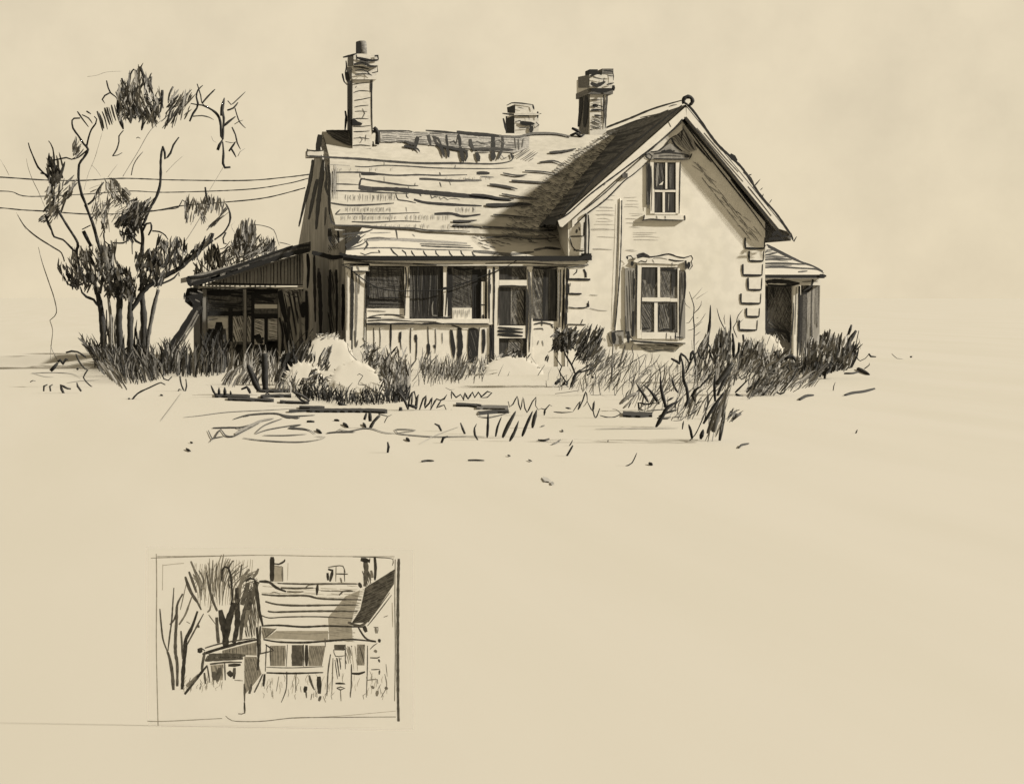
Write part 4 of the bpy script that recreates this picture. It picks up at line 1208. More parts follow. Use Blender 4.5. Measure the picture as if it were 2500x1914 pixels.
for i in range(7): stem(b, z('4', f'{300 + i * 35},1150 {305 + i * 32},{470 - i * 8}'), YB3, 5, M_, ta=0, tb=.3)
single(b, 'bush', 490, 850, 'spiky dark bush just above the low end of the shed roof', 'bush')

# ================================================================== low growth
GA = MB()                                   # the mass of grass: one object nobody could count
grass(GA, z('n', '232,892 260,905 300,925 340,930 380,920 415,905 425,890'), 190, 25, 85, 98, 6, mixd, aj=22, dy=10)
grass(GA, z('n', '205,840 226,870 250,890'), 26, 18, 50, 112, 9, mixd, aj=16, dy=4)
grass(GA, z('n', '250,900 280,930 310,945'), 26, 40, 70, 122, 6, mixm, aj=8, dy=10)
grass(GA, z('n', '430,912 470,915 520,912 548,905'), 90, 30, 85, 88, 6, mixd, aj=10, dy=8)
grass(GA, z('n', '400,900 440,912'), 24, 40, 90, 80, 5, mixd, aj=12, dy=6)
grass(GA, z('n', '500,905 548,905'), 40, 50, 110, 88, 8, (K, D), aj=8, dy=6)
grass(GA, z('n', '548,905 600,900 650,915 700,930'), 110, 25, 65, 84, 6, mixm, aj=16, dy=12)
grass(GA, z('n', '540,935 570,942 600,935'), 24, 25, 55, 62, 6, mixm, aj=8, dy=5)
grass(GA, z('n', '700,900 740,905 760,880'), 36, 40, 100, 85, 7, mixd, aj=12, dy=10)
grass(GA, z('n', '720,968 800,978 880,985 960,980 995,972'), 230, 12, 40, 92, 5, (K, K, D), aj=26, dy=6)
grass(GA, z('n', '730,950 800,955 900,962 980,965'), 60, 14, 34, 70, 4, (K, D), aj=30, dy=5)
grass(GA, z('n', '890,895 930,905 985,920'), 70, 25, 55, 94, 5, (S_, M_, S_), aj=18, dy=9)
grass(GA, z('n', '930,940 950,955 975,950 1000,940'), 70, 35, 85, 92, 7, mixm, aj=16, dy=14)
grass(GA, z('n', '1020,905 1060,915 1110,925 1135,915'), 80, 22, 60, 78, 5, (S_, M_, S_), aj=20, dy=8)
grass(GA, z('n', '1140,915 1190,900 1230,890'), 40, 20, 45, 82, 5, (S_, M_), aj=16, dy=6)
grass(GA, z('n', '1295,880 1330,872 1380,880'), 46, 12, 34, 80, 6, mixd, aj=30, dy=8)
grass(GA, z('n', '1500,900 1560,905 1650,905 1700,895'), 34, 15, 55, 70, 2.5, (S_, M_), aj=24, dy=12)
grass(GA, z('n', '1800,895 1830,900 1870,905'), 110, 25, 75, 80, 6, mixd, aj=12, dy=10)
grass(GA, z('n', '1865,910 1900,915 1950,920'), 90, 22, 60, 74, 7, mixd, aj=26, dy=10)
grass(GA, z('n', '1960,918 2000,912 2040,900 2080,890'), 130, 30, 72, 76, 8, (K, D, D, M_), aj=12, dy=10)
grass(GA, z('n', '1820,965 1870,950 1930,940 1990,930'), 90, 25, 60, 52, 5, mixm, aj=14, dy=14)
grass(GA, z('n', '1795,910 1850,940 1900,935'), 40, 30, 60, 66, 4, mixm, aj=20, dy=14)
grass(GA, z('n', '1690,920 1740,930 1800,930'), 60, 30, 90, 74, 5, mixm, aj=18, dy=14)
grass(GA, z('n', '1430,905 1470,900 1520,890'), 46, 22, 60, 54, 4, (S_, M_), aj=12, dy=8)
grass(GA, z('n', '1420,930 1500,945 1600,955 1700,950 1770,940'), 80, 25, 80, 66, 4, (S_, M_, S_, X_), aj=26, dy=16)
grass(GA, z('n', '1520,985 1600,1000 1680,1010 1740,1020'), 46, 25, 90, 64, 5, (M_, S_, D, S_), aj=24, dy=18)
grass(GA, z('n', '1460,880 1560,885 1660,885'), 60, 15, 42, 70, 3.5, (S_, M_, X_), aj=30, dy=8)
grass(GA, z('n', '1330,930 1400,950 1470,955'), 26, 15, 50, 76, 3.5, (S_, X_, M_), aj=28, dy=14)
grass(GA, z('n', '1000,935 1100,930 1180,925'), 34, 14, 40, 80, 4, (S_, M_), aj=28, dy=12)
grass(GA, z('n', '250,900 310,905 370,905'), 90, 20, 60, 94, 9, (K, D, D), aj=26, dy=8)
grass(GA, z('n', '600,930 680,945 720,955'), 46, 20, 60, 80, 5, mixm, aj=24, dy=12)
single(GA, 'grass', 900, 930, 'dark and grey grass growing along the foot of the house', None, kind='stuff')

def mound(name, x0, x1, ytop, ybase, label, seed):
    """a pale leafy bank: scalloped outline, gently swollen face leaning back against the house"""
    f = foot((x0 + x1) / 2, ybase); D_ = (f - EYE).length; w2 = (x1 - x0) / 2 * D_ / F; h = (ybase - ytop) * D_ / F
    rnd = random.Random(seed); b = MB(); nu, nv = 90, 12; n = V((0, -.8, .6)); u = V((1, 0, 0)); v = V((0, .6, .8)); vs = []
    sc_ = [(rnd.uniform(0, 6.28), rnd.randint(5, 9), .035), (rnd.uniform(0, 6.28), rnd.randint(11, 17), .03), (rnd.uniform(0, 6.28), rnd.randint(20, 29), .018)]
    bl = [(rnd.uniform(-.7, .7), rnd.uniform(.1, .8), rnd.uniform(.12, .25), rnd.uniform(.001, .003)) for _ in range(9)]
    for j in range(nv + 1):
        q = j / nv
        for i in range(nu):
            a = i / nu * 6.2832; r = .93 + sum(k * abs(math.sin(m_ * a / 2 + p0)) for p0, m_, k in sc_) * 1.3
            x, y = math.cos(a) * r * q, math.sin(a) * r * q
            t = .02 * max(0, 1 - q ** 10) ** .5 + sum(k * math.exp(-((x - bx_) ** 2 + (y - by) ** 2) / (s_ * s_)) for bx_, by, s_, k in bl) * (1 - q ** 4)
            vs.append(f + u * (x * w2) + v * (y * h / .8) + n * t)
    b.mesh(vs, [(j * nu + i, j * nu + (i + 1) % nu, (j + 1) * nu + (i + 1) % nu, (j + 1) * nu + i) for j in range(nv) for i in range(nu)], HILL, True)
    rim = vs[-nu:]; bk = [p - n * .06 for p in rim]; b.mesh(rim + bk, [(i, nu + i, nu + (i + 1) % nu, (i + 1) % nu) for i in range(nu)] + [list(range(nu, 2 * nu))], HILL)
    for i in range(34):                      # loose pale leaves breaking the outline
        a = rnd.uniform(-.3, 3.5); p = f + u * (math.cos(a) * .97 * w2) + v * (math.sin(a) * .97 * h / .8) + n * rnd.uniform(-.05, .05)
        d = (u * math.cos(a + rnd.uniform(-.5, .5)) + v * math.sin(a + rnd.uniform(-.4, .4))) * rnd.uniform(.05, .13); s_ = d.cross(n).normalized() * rnd.uniform(.015, .035)
        b.face([p - d * .4, p + s_, p + d, p - s_], HILL)
    return b, f
def endm(b, name, f, label, group='pale shrubs along the house'):
    o = b.build(name, None, (f.x, f.y, 0)); o['label'] = label; o['category'] = 'shrub'; o['group'] = group
b, f = mound('shrub', 745, 872, 818, 902, '', 3)
stems(b, f.y - .8, '4', '16m|1280,1330 1275,1260 1300,1190 1330,1180 1345,1230 1320,1320\n20m|1380,1300 1390,1220 1440,1130\n22m|1440,1290 1470,1200 1495,1115\n14s|1330,1040 1380,1010 1420,1005\n10s|1240,1210 1290,1180\n8m|1640,1090 1650,1160 1720,1240 1790,1275', tb=.3)
leaves(b, z('4', '1250,1330 1300,1180 1350,1190 1340,1330'), f.y - .8, 24, 24, 80, 6, (S_, M_), .2); leaves(b, z('4', '1370,1320 1420,1160 1500,1110 1490,1260 1420,1400'), f.y - .8, 34, 26, 66, 6, (S_, M_), .2); leaves(b, z('4', '1330,1060 1440,1000 1560,1010 1600,1060 1500,1040'), f.y - .5, 16, 16, 60, 4, (X_, S_), .2, aj=60)
endm(b, 'shrub', f, 'pale rounded shrub hiding the corner between shed and porch')
b, f = mound('shrub', 694, 800, 886, 950, '', 5)
stems(b, f.y - .7, '4', '14m|1290,1390 1320,1330 1360,1320\n20m|1380,1360 1420,1420 1480,1380\n16d|1210,1450 1240,1400 1290,1410 1330,1400\n12m|1390,1450 1430,1420 1480,1400', tb=.4)
leaves(b, z('4', '1210,1460 1260,1390 1340,1320 1400,1400 1500,1380 1440,1460'), f.y - .8, 46, 20, 50, 6, (S_, M_, D), .2, aj=40)
endm(b, 'shrub', f, 'low pale shrub behind the long dark strip of grass')
b, f = mound('shrub', 800, 945, 884, 962, '', 9)
stems(b, f.y - .7, '5', '7d|245,1270 260,1258 290,1275 260,1320 250,1345 290,1352 320,1345', tb=.3)
leaves(b, z('5', '280,1010 400,1040 440,1200 340,1190'), f.y + 1.2, 60, 22, 70, 6, (S_, M_), .3, aj=40); leaves(b, z('5', '390,1080 460,1050 640,1060 660,1240 620,1400 520,1300 440,1380'), f.y - .4, 70, 24, 78, 6, (M_, S_, D), .3, aj=35)
endm(b, 'shrub', f, 'pale shrub below the thick porch post with one small loop mark')
b, f = mound('shrub', 1180, 1330, 872, 915, '', 12)
stems(b, f.y - .6, '5', '6s|1400,1290 1430,1220 1450,1180\n6s|1480,1290 1500,1240\n6m|1570,1330 1600,1290 1640,1280 1600,1350 1640,1345\n7m|1700,1335 1740,1260 1790,1185\n5s|1680,1120 1720,1180', tb=.4)
leaves(b, z('5', '1400,1120 1480,1060 1620,1090 1700,1130 1640,1110 1480,1100'), f.y - .3, 34, 14, 70, 5, (M_, D, S_), .2, aj=50)
endm(b, 'shrub', f, 'pale lumpy shrub in front of the screen door')
b, f = mound('shrub', 1862, 1932, 818, 905, '', 15)
stems(b, f.y - .6, '9', '7m|760,780 780,840 770,900\n7m|720,800 700,850 690,880\n6s|800,800 830,850', tb=.4)
endm(b, 'shrub', f, 'pale shrub filling the doorway of the side porch')

# leafy bush at the porch corner
T, Y = plant('bush', 1393, 945, 'dark twiggy bush in front of the quoins at the porch corner', 'bush')
b = MB()
stems(b, Y, '8', '''
40k|375,1480 395,1400 420,1340 470,1290
24k|420,1340 380,1240 330,1160 300,1090
20k|380,1250 420,1170 470,1120 520,1010
24k|440,1320 520,1300 600,1270
18k|430,1330 540,1250 600,1230
18k|300,1370 265,1310 285,1260 250,1210 220,1160
26k|530,1345 560,1330 580,1318
34k|580,1368 600,1360
22k|300,1370 320,1400 350,1420
9d|375,1480 290,1400 330,1340 335,1390
14k|520,1250 560,1160 600,1060 650,910
14d|480,1200 500,1100 540,1000 575,890
''', tb=.5, ta=.1)
b.build('stem', T)
b = MB()
leaves(b, z('8', '190,1090 220,1010 220,900 270,920 340,900 420,900 420,1000 400,1080 300,1080 220,1100'), Y, 170, 24, 75, 8, mixd, .4, aj=45)
leaves(b, z('8', '240,1000 330,930 400,960 380,1050 280,1070'), Y, 60, 24, 70, 9, (K, D), .3, aj=45)
leaves(b, z('8', '400,1000 470,920 580,890 660,900 690,960 640,1100 560,1180 480,1180 430,1080'), Y, 130, 34, 62, 6, mixd, .4, aj=14)
leaves(b, z('8', '560,1180 640,1080 690,1100 690,1180 620,1220'), Y, 40, 26, 55, 5, (S_, M_), .4, aj=14)
leaves(b, z('8', '210,1410 240,1390 340,1390 350,1430 290,1450 240,1420'), Y, 10, 14, 40, 10, (K,), .2)
leaves(b, z('8', '130,1200 140,1160 160,1190 140,1220'), Y, 4, 14, 60, 6, (D,), .1)
b.build('foliage', T)

# thin weeds in front of the gable
b = MB(); Y = foot(1560, 965).y
stems(b, Y, '8', '''
9d|800,1560 830,1500 900,1420 1000,1340
10d|815,1380 850,1300 920,1260 1000,1200 1100,1140
9d|860,1270 850,1240 880,1140 905,1040
12d|985,1040 970,1080 985,1140 975,1220
9d|1110,1140 1080,1220 1050,1270 1010,1340 990,1380 960,1420
9d|970,1470 1010,1410 990,1440 950,1400 960,1300 1000,1230
9d|1040,1340 1110,1280 1180,1240 1220,1190 1245,1145
8m|1220,1200 1190,1230 1200,1280 1225,1290
9m|1230,1300 1280,1250 1330,1205
8m|930,1310 980,1240 1030,1180
8m|1240,1330 1290,1290 1320,1270
12m|1130,1340 1120,1300 1150,1290 1160,1330 1140,1380 1135,1415
7m|520,1390 530,1450 600,1430 680,1410
9m|220,1525 340,1510 460,1490
7m|570,1535 640,1540 680,1520
7s|680,1540 740,1560
7m|625,1300 680,1290 740,1230 780,1230
7m|790,1420 800,1500 805,1640
22s|790,1040 782,1140 778,1240
26m|780,1230 776,1320 770,1410
5s|806,1060 804,1240 806,1500
''', tb=.4, jy=.1)
single(b, 'weed', 1560, 965, 'thin tangled bare weeds in front of the large gable window', 'weed')
b = MB(); Y = foot(1695, 905).y                  # sapling
stems(b, Y, '8', '''
16d|1582,1230 1580,1130 1578,1000 1580,880 1572,780 1578,680 1555,600 1530,530
10d|1578,740 1620,700 1645,660 1650,620
9m|1575,760 1530,830 1500,838
9m|1580,880 1620,850 1660,820
9d|1580,890 1540,905 1515,908
8m|1582,860 1640,820 1690,740
7s|1560,600 1600,560 1660,490
7s|1600,600 1660,560 1710,530
7m|1585,960 1640,920
8m|1480,610 1500,660 1540,690
8m|1620,780 1600,790
7m|1590,1050 1630,1000
7m|1560,1090 1555,1000
''', tb=.5)
single(b, 'sapling', 1695, 905, 'tall thin bare sapling right of the large gable window', 'sapling')

def blade(x, y, zk, data, name, label, cat, group=None):
    b = MB(); stems(b, foot(x, y).y, zk, data, tb=.75, ta=.5, jy=.08); return single(b, name, x, y, label, cat, group)
blade(1730, 895, '8', '''
40k|1700,1180 1705,1060 1715,960 1728,860 1735,780 1738,660
26k|1722,960 1735,860 1740,790
30d|1610,1110 1650,1040 1690,970
20d|1720,1040 1760,1120 1800,1220
''', 'reed', 'single tall black reed standing straight before the gable wall', 'reed')
blade(1775, 895, '8', '''
14d|1900,940 1870,880 1830,800 1800,690
10m|1880,850 1870,790 1880,750
24k|1935,930 1935,840 1932,755
18k|1960,1190 1950,1060 1955,940
14d|2000,980 1960,880 1990,830 2020,790
12d|1990,830 2010,760 2060,700
8d|1995,860 2060,795
''', 'twig', 'spread of thin dark twigs left of the right hand quoins', 'twigs')
T, Y = plant('bush', 1760, 935, 'grey leafy bush with dark stems left of the side porch', 'bush')
b = MB()
stems(b, Y, '9', '''
30d|300,1010 290,920 300,830
34d|340,900 350,820 355,770
30k|440,980 440,880 430,790
30k|480,860 475,930 440,990
22d|250,920 280,990 310,1050
16d|240,860 260,900 250,1000
16d|190,940 215,870 240,810
26k|510,800 515,880 500,960
14d|480,1010 470,1060 480,1120 500,1140 540,1110 575,1050
14d|390,1020 450,1015
''', tb=.4, ta=.1)
b.build('stem', T)
b = MB(); leaves(b, z('9', '290,900 310,800 370,770 420,810 420,900 400,1000 340,1010'), Y, 82, 34, 86, 7, (S_, M_, M_), .4, aj=12)
leaves(b, z('9', '165,920 215,820 240,810 230,920'), Y, 30, 34, 66, 7, (S_, M_), .3, aj=10)
leaves(b, z('9', '490,860 660,870 660,960 600,1010 500,1020'), Y, 82, 26, 72, 7, mixm, .4, aj=14)
b.build('foliage', T)
T, Y = plant('bush', 2030, 925, 'dark upright bush right of the side porch, rightmost in the picture', 'bush')
b = MB()
stems(b, Y, '9', '''
34d|1310,800 1325,760 1335,725
50d|1250,940 1310,860 1370,770
40k|1275,1060 1300,990 1350,940
12d|1390,770 1370,870 1370,960 1400,1000 1440,980 1465,950
8s|1390,830 1400,870 1400,910
22k|1465,945 1480,965 1520,968
9s|1640,945 1680,980 1725,985
20k|1780,970 1795,965
12m|1430,1060 1470,1030 1470,1015
30d|1130,1140 1140,1080 1180,1050
34k|990,1110 1010,1040 1060,1000
30d|1080,1110 1100,1040
16d|1170,1000 1200,1030 1250,1020
8m|975,1200 1020,1160 1060,1110
''', tb=.4)
b.build('stem', T)
b = MB(); leaves(b, z('9', '985,870 1060,850 1130,790 1170,790 1240,830 1300,830 1330,870 1260,950 1180,980 1080,980 990,1000'), Y, 142, 26, 78, 9, mixm, .4, aj=10)
leaves(b, z('9', '960,1010 1060,990 1050,1110 960,1110'), Y, 45, 30, 84, 9, (D, M_), .3, aj=12)
leaves(b, z('9', '1180,1000 1280,960 1370,960 1340,1020 1280,1060'), Y, 40, 26, 60, 7, mixm, .3, aj=16)
b.build('foliage', T)
T, Y = plant('bush', 1905, 965, 'leaning grey and black leafy growth below the side porch', 'bush')
b = MB()
stems(b, Y, '9', '''
34k|455,1250 490,1270 530,1280
20k|450,1240 500,1190 550,1140
34k|505,1340 515,1300 525,1280
20d|560,1270 600,1190 660,1110
26d|640,1290 690,1220 740,1150
44k|650,1340 690,1300 720,1270
20d|760,1180 770,1240 820,1240 850,1160
16d|860,1170 900,1110 930,1040
12m|870,1230 910,1170 950,1150 940,1200 890,1235
40k|750,930 790,990 800,1060
34k|830,990 880,960 910,1000
14m|700,1100 760,1090 800,1110
16d|540,1210 600,1180 640,1110
20d|840,1040 880,1080 920,1050
''', tb=.4, jy=.15)
b.build('stem', T)
b = MB(); leaves(b, z('9', '560,1270 640,1130 760,1100 900,1080 880,1170 760,1240 640,1300'), Y, 82, 30, 56, 6, mixm, .4, aj=12)
leaves(b, z('9', '690,940 790,920 930,960 920,1050 800,1060 700,1040'), Y, 52, 26, 70, 8, mixm, .3, aj=40)
leaves(b, z('9', '590,1010 690,960 700,1080 620,1110'), Y, 60, 22, 70, 6, mixm, .3, aj=30)
b.build('foliage', T)

# foreground stalks
T, Y = plant('bush', 1735, 1078, 'large bare thicket of black stalks leaning right in the foreground', 'bush')
b = MB()
stems(b, Y, '11', '''
36k|1530,415 1550,370 1540,280 1520,230 1515,130 1500,60
22k|1535,180 1560,120 1590,60 1620,20
34k|1430,75 1470,95 1490,110 1500,40 1530,60 1560,110
30k|1565,90 1580,20 1600,60 1605,130
24k|1620,20 1640,70 1670,75 1680,50
30k|1745,380 1740,280 1745,170
34k|1660,540 1740,410 1800,330 1860,260
34d|1760,340 1810,230 1880,120
60d|1750,260 1800,200 1870,100
24m|1780,610 1810,420 1830,300 1870,190
44m|1690,610 1730,500 1770,380
60m|1730,600 1760,480 1800,360
40d|1775,670 1790,580 1815,450
44k|1640,650 1655,600 1660,580
34k|1580,650 1570,590 1555,545
12d|1560,660 1600,620 1640,540 1700,400
20k|1690,420 1695,350 1690,310
30k|1600,380 1580,340 1600,300 1650,270
24k|1640,270 1690,220 1730,160
9d|1640,190 1650,140 1670,125
12d|1680,180 1720,110
10m|1560,190 1600,200 1640,190 1650,240
14d|1600,410 1640,380 1670,380
10d|1880,190 1900,220 1960,180 2000,130
14k|1830,115 1890,118
50m|1840,500 1860,460 1900,470
40m|1870,510 1900,480 1930,465
14d|1540,490 1580,470 1620,440
20k|1510,580 1515,540 1520,520
14d|1680,130 1660,60 1680,0
20d|1740,90 1760,60 1790,40
''', tb=.7, ta=.4, jy=.25)
b.build('stem', T)
b = MB(); leaves(b, z('11', '1700,600 1760,420 1820,280 1850,300 1800,480 1770,600'), Y, 34, 60, 72, 4, (S_, S_, X_), .4, aj=8)
leaves(b, z('11', '1840,500 1850,440 1900,450 1930,470 1880,510'), Y, 14, 22, 50, 5, (M_,), .3)
b.build('foliage', T)
blade(1605, 1043, '11', '''
44k|1320,565 1360,500 1400,430 1440,400 1490,375
40k|1400,440 1375,360 1360,290 1352,205
30d|1340,490 1400,460 1470,440
14m|1250,450 1340,440 1430,435
30m|1330,500 1400,500 1430,490
12m|1430,520 1440,495 1530,490 1500,515 1440,520
22d|1400,380 1430,360 1450,350
''', 'stalk', 'forked black stalk like a Y in the foreground', 'stalk')
blade(1570, 1003, '11', '''
30k|1265,385 1240,340 1210,300 1180,250
34k|1345,400 1300,330 1265,290 1230,260
26k|1480,320 1450,270 1432,200
22k|1245,450 1200,430 1195,390 1250,400 1330,390
14m|1270,410 1300,360 1320,310
9m|1240,440 1310,400
12m|1260,280 1290,240
40s|1060,400 1120,350 1195,315
24x|1085,430 1130,390 1190,325
8m|1410,310 1330,330 1230,350
''', 'stalk', 'three black sticks leaning left beside a grey leaf', 'stalk')
# scribbled creepers along the ground
blade(1295, 1015, '11', '''
16d|265,380 275,420 300,400 330,345 340,400 355,440 370,350 380,380
16d|375,360 385,430 400,460 440,380 465,350 460,410 480,440 510,430
16d|500,430 530,440 560,405 580,415
24k|522,480 530,430
''', 'weed', 'black zigzag scrawl of weed in front of the door bush', 'weed')
blade(1450, 1020, '11', '''
20d|675,425 715,432
16d|730,450 780,380 765,440 800,370 820,310 830,380 800,420
16d|830,380 870,450 880,380 870,430 890,500 920,430 905,470 880,510
14d|590,455 650,460 730,455
14d|920,480 980,495 1030,490 1070,465 1040,440 1010,435
14d|845,680 860,600 890,510
26k|845,685 855,640
''', 'weed', 'black zigzag scrawl of weed before the drainpipe, trailing a long stalk', 'weed')
blade(1065, 1000, '10', '''
20d|1500,410 1510,330 1540,290 1550,350
26d|1550,410 1560,330 1570,310
18d|1570,430 1600,340 1620,320 1610,400 1640,370 1660,330 1650,400
16d|1640,430 1690,340 1720,350 1690,400 1740,380 1760,430 1790,410
24m|1520,390 1530,300
''', 'weed', 'bold zigzag scrawl of weed at the right end of the dark grass strip', 'weed')
blade(1140, 978, '10', '''
20k|1710,350 1740,340 1760,310
16k|1790,340 1790,290 1820,330 1850,310 1870,350
18k|1870,350 1880,300 1900,340 1930,295 1945,330 1970,295 1990,325 2030,290 2060,300 2030,330 1980,330
7m|1750,265 1780,280 1810,275
''', 'weed', 'small looped scrawl of weed in front of the board wall', 'weed')
# long stalks hanging below the dark lines in the middle foreground
for i, (s, x, y) in enumerate((('24d|50,660 28,620 25,570 40,540', 1165, 1075), ('30k|115,640 120,560 122,460', 1190, 1070), ('24k|175,635 190,560 218,490', 1210, 1067), ('40d|225,640 260,560 320,450', 1230, 1070), ('34d|275,665 310,600 340,520', 1245, 1078), ('34k|365,630 400,540 440,450', 1275, 1066), ('40d|438,570 450,510 470,440', 1300, 1045))):
    blade(x, y, '11', s, 'stalk', ('curved stalk leftmost of the leaning row below the grey plank', 'straight upright stalk second from left in the leaning row', 'slim black stalk third from left in the leaning row', 'long grey stalk in the middle of the leaning row', 'short slanted stalk touching lowest ground in the leaning row', 'long black stalk second from right in the leaning row', 'short thick stalk rightmost in the leaning row')[i], 'stalk', 'stalks leaning in the middle foreground')
# stump and dark leaves by the shed
b = MB(); Y = foot(645, 965).y; stems(b, Y, '4', '70k|905,1500 900,1400 898,1290 895,1180\n30k|850,1245 880,1270 900,1300\n20k|880,1590 920,1530 960,1560', ta=.1, tb=.25)
stems(b, Y, '4', '40k|920,1640 925,1560\n30k|990,1630 960,1580', tb=.3); single(b, 'fence_post', 645, 965, 'charred black stump of a post in front of the shed', 'post')
b = MB(); stems(b, Y + .3, '4', '60k|850,1510 810,1440 780,1360 748,1285\n30k|845,1500 830,1420 790,1340\n34k|770,1535 740,1480 690,1500', ta=.2, tb=.5); single(b, 'weed', 620, 955, 'pointed black leaves left of the charred stump', 'weed')
b = MB(); Y = foot(705, 940).y; leaves(b, z('4', '1060,1220 1130,1180 1200,1250 1170,1380 1150,1470 1090,1420 1050,1330'), Y, 120, 26, 80, 12, (K, K, D), .4, aj=30)
stems(b, Y, '4', '30d|1030,1250 1080,1200 1130,1170\n40k|1130,1470 1140,1330 1150,1230', tb=.3); single(b, 'bush', 705, 940, 'small solid black bush right of the charred stump', 'bush')

# planks and dark boards lying in the grass
def plank(s, label, dz=.05, group='dark boards lying in the grass'):
    b = MB()
    for ln in s.strip().splitlines():
        w, pts = ln.strip().split('|'); q = smooth(z('10', pts), 9); wd = float(w) / 2.744; P = [foot(x, y) for x, y in q]
        n = len(q); a = []; c = []
        for i, (x, y) in enumerate(q):
            k = wd / 2 * ru(.8, 1.2); a.append(foot(x, y - k)); c.append(foot(x, y + k))
        mb_v = [p + V((0, 0, .03)) for p in a + c] + [p + V((0, 0, -.02)) for p in a + c]
        b.mesh(mb_v, [(i, i + 1, n + i + 1, n + i) for i in range(n - 1)] + [(n + i, n + i + 1, 3 * n + i + 1, 3 * n + i) for i in range(n - 1)] + [(i + 1, i, 2 * n + i, 2 * n + i + 1) for i in range(n - 1)] + [(0, n, 3 * n, 2 * n), (2 * n - 1, n - 1, 3 * n - 1, 4 * n - 1)], K if w[-1] != '0' else M_)
    x, y = z('10', s.strip().splitlines()[0].split('|')[1])[0]; f = foot(x, y)
    o = b.build('plank', None, (f.x, f.y, 0)); o['label'] = label; o['category'] = 'plank'; o['group'] = group
plank('17|205,322 320,326 440,332', 'short black board under four spiky blades at the left')
plank('13|290,345 420,350 600,356', 'long black board crossing below the stump')
plank('13|500,290 600,292 720,290', 'thin black board at the foot of the stump')
plank('13|510,330 610,325 716,325', 'black board right of the crossed stump foot')
plank('11|640,365 740,370 836,371', 'black board at the left end of the grass strip')
plank('17|840,422 1000,424 1200,424 1360,430', 'longest black board below the dark grass strip')
plank('11|770,402 860,404 940,406\n9|700,430 760,426 840,424', 'grey board end left of the longest black board')
plank('15|1820,384 1920,388 1990,396', 'black board below the looped weed scrawl')
plank('20|1960,403 2060,403 2170,406', 'broad grey board right of the looped weed scrawl')
def plank11(s, label):
    global ZT
    old = ZT['10']; ZT['10'] = ZT['11']; plank(s, label); ZT['10'] = old
plank11('25|1085,478 1180,482 1295,482', 'thick black board left of the forked stalk')
plank11('13|60,472 160,462 270,460', 'grey board above the leaning row of stalks')
b = MB(); Y = foot(530, 970).y
stems(b, Y, '10', '20k|212,318 195,290 178,248\n30k|232,310 232,265\n34k|272,315 270,262\n20k|312,312 308,285', tb=.7); single(b, 'weed', 530, 968, 'four spiky black blades at the left end of the boards', 'weed')
b = MB(); Y = foot(985, 1003).y; stems(b, Y, '10', '34k|1452,455 1448,420 1450,395\n30k|1560,400 1500,380\n14d|1380,425 1440,425', tb=.3)
stems(b, Y, '10', '26d|1500,410 1470,340 1430,290', tb=.5); single(b, 'weed', 985, 1013, 'stubby black sprig at the right end of the longest board', 'weed')
b = MB(); Y = foot(905, 1045).y; stems(b, Y, '10', '34k|1245,490 1242,430\n26d|1205,480 1220,435\n30d|1240,545 1270,490 1310,450\n10m|1340,500 1360,460 1390,445\n12m|1300,440 1360,455', tb=.3); single(b, 'weed', 905, 1047, 'sprig of stalks hanging below the longest black board', 'weed')
b = MB(); Y = foot(830, 990).y; stems(b, Y, '10', '34k|1030,365 1080,390 1130,410\n26d|840,355 790,320 740,300 725,290\n20k|830,370 780,345 740,300', tb=.3); single(b, 'weed', 830, 1000, 'black sprigs at the left end of the grass strip', 'weed')
# flat sketchy outline of a worn track on the ground
def groundline(b, s, zk='10', lift=.01):
    for ln in s.strip().splitlines():
        w, pts = ln.strip().split('|'); m = {'k': K, 'd': D, 'm': M_, 's': S_, 'x': X_}[w[-1]]; rib(b, GR, z(zk, pts), float(w[:-1]) / ZT[zk][0] * .72, m, off=lift + .002 * R(), tb=.75, ta=.5)
b = MB(); groundline(b, '''
12d|330,480 390,460 450,448 600,440 680,455 760,458 875,452
18d|400,460 460,446
20d|640,445 690,465 730,468
14d|690,460 770,472 770,455
12d|190,538 300,535 400,530 560,480
24s|340,580 430,530 520,490 600,475
12d|160,555 190,615 215,585 245,550 275,590 330,595 400,560 500,510
8d|170,635 190,610 270,595
8m|350,540 400,555
10m|475,575 540,520 660,475
9m|480,578 560,550 700,525 780,515
16d|700,540 740,525 785,517
14d|700,540 800,545 850,560 878,580
7m|530,588 680,588 820,580
8m|395,605 500,620 700,632 830,628 930,610 945,600
5m|945,600 880,595
6x|0,465 100,455 300,430 600,415 800,400
''')
single(b, 'dry_stem', 640, 1050, 'pale sketchy tangle of dry stems lying flat on the bare ground', 'stems')
b = MB(); groundline(b, '''
12d|955,573 1030,565 1145,566
8m|1020,560 1040,548 1100,560 1200,542 1260,545 1340,570 1420,575
7m|1420,575 1470,565 1550,556 1500,548 1410,550 1430,575 1560,590 1700,598 1900,594 2020,598
6x|1580,645 1680,590 1840,530
''')
groundline(b, '8m|45,465 60,490 120,500 200,485 270,465\n12d|48,458 160,460 280,462', '11')
single(b, 'dry_stem', 1090, 1060, 'thin looping dry runner trailing across the ground in the centre', 'stems')
b = MB(); groundline(b, '4m|890,582 1000,580 1200,578 1480,576', '11'); single(b, 'dry_stem', 1550, 1048, 'single hair thin straight stem lying left of the thicket foot', 'stems')
b = MB(); groundline(b, '5x|1100,1480 1160,1400 1240,1290', '2'); stems(b, foot(330, 975).y, '2', '22k|890,1365 885,1340 880,1320\n12k|890,1350 940,1290 1020,1250 1100,1215 1130,1230\n12d|1110,1160 1120,1190 1150,1200 1175,1175', tb=.4)
single(b, 'dry_stem', 330, 980, 'crooked dark stem reaching from the trees towards the shed plank', 'stems')
b = MB(); stems(b, foot(450, 955).y, '2', '12d|1230,1170 1240,1230 1265,1280 1275,1240 1270,1190\n12m|1215,1280 1225,1260 1240,1265', tb=.4)
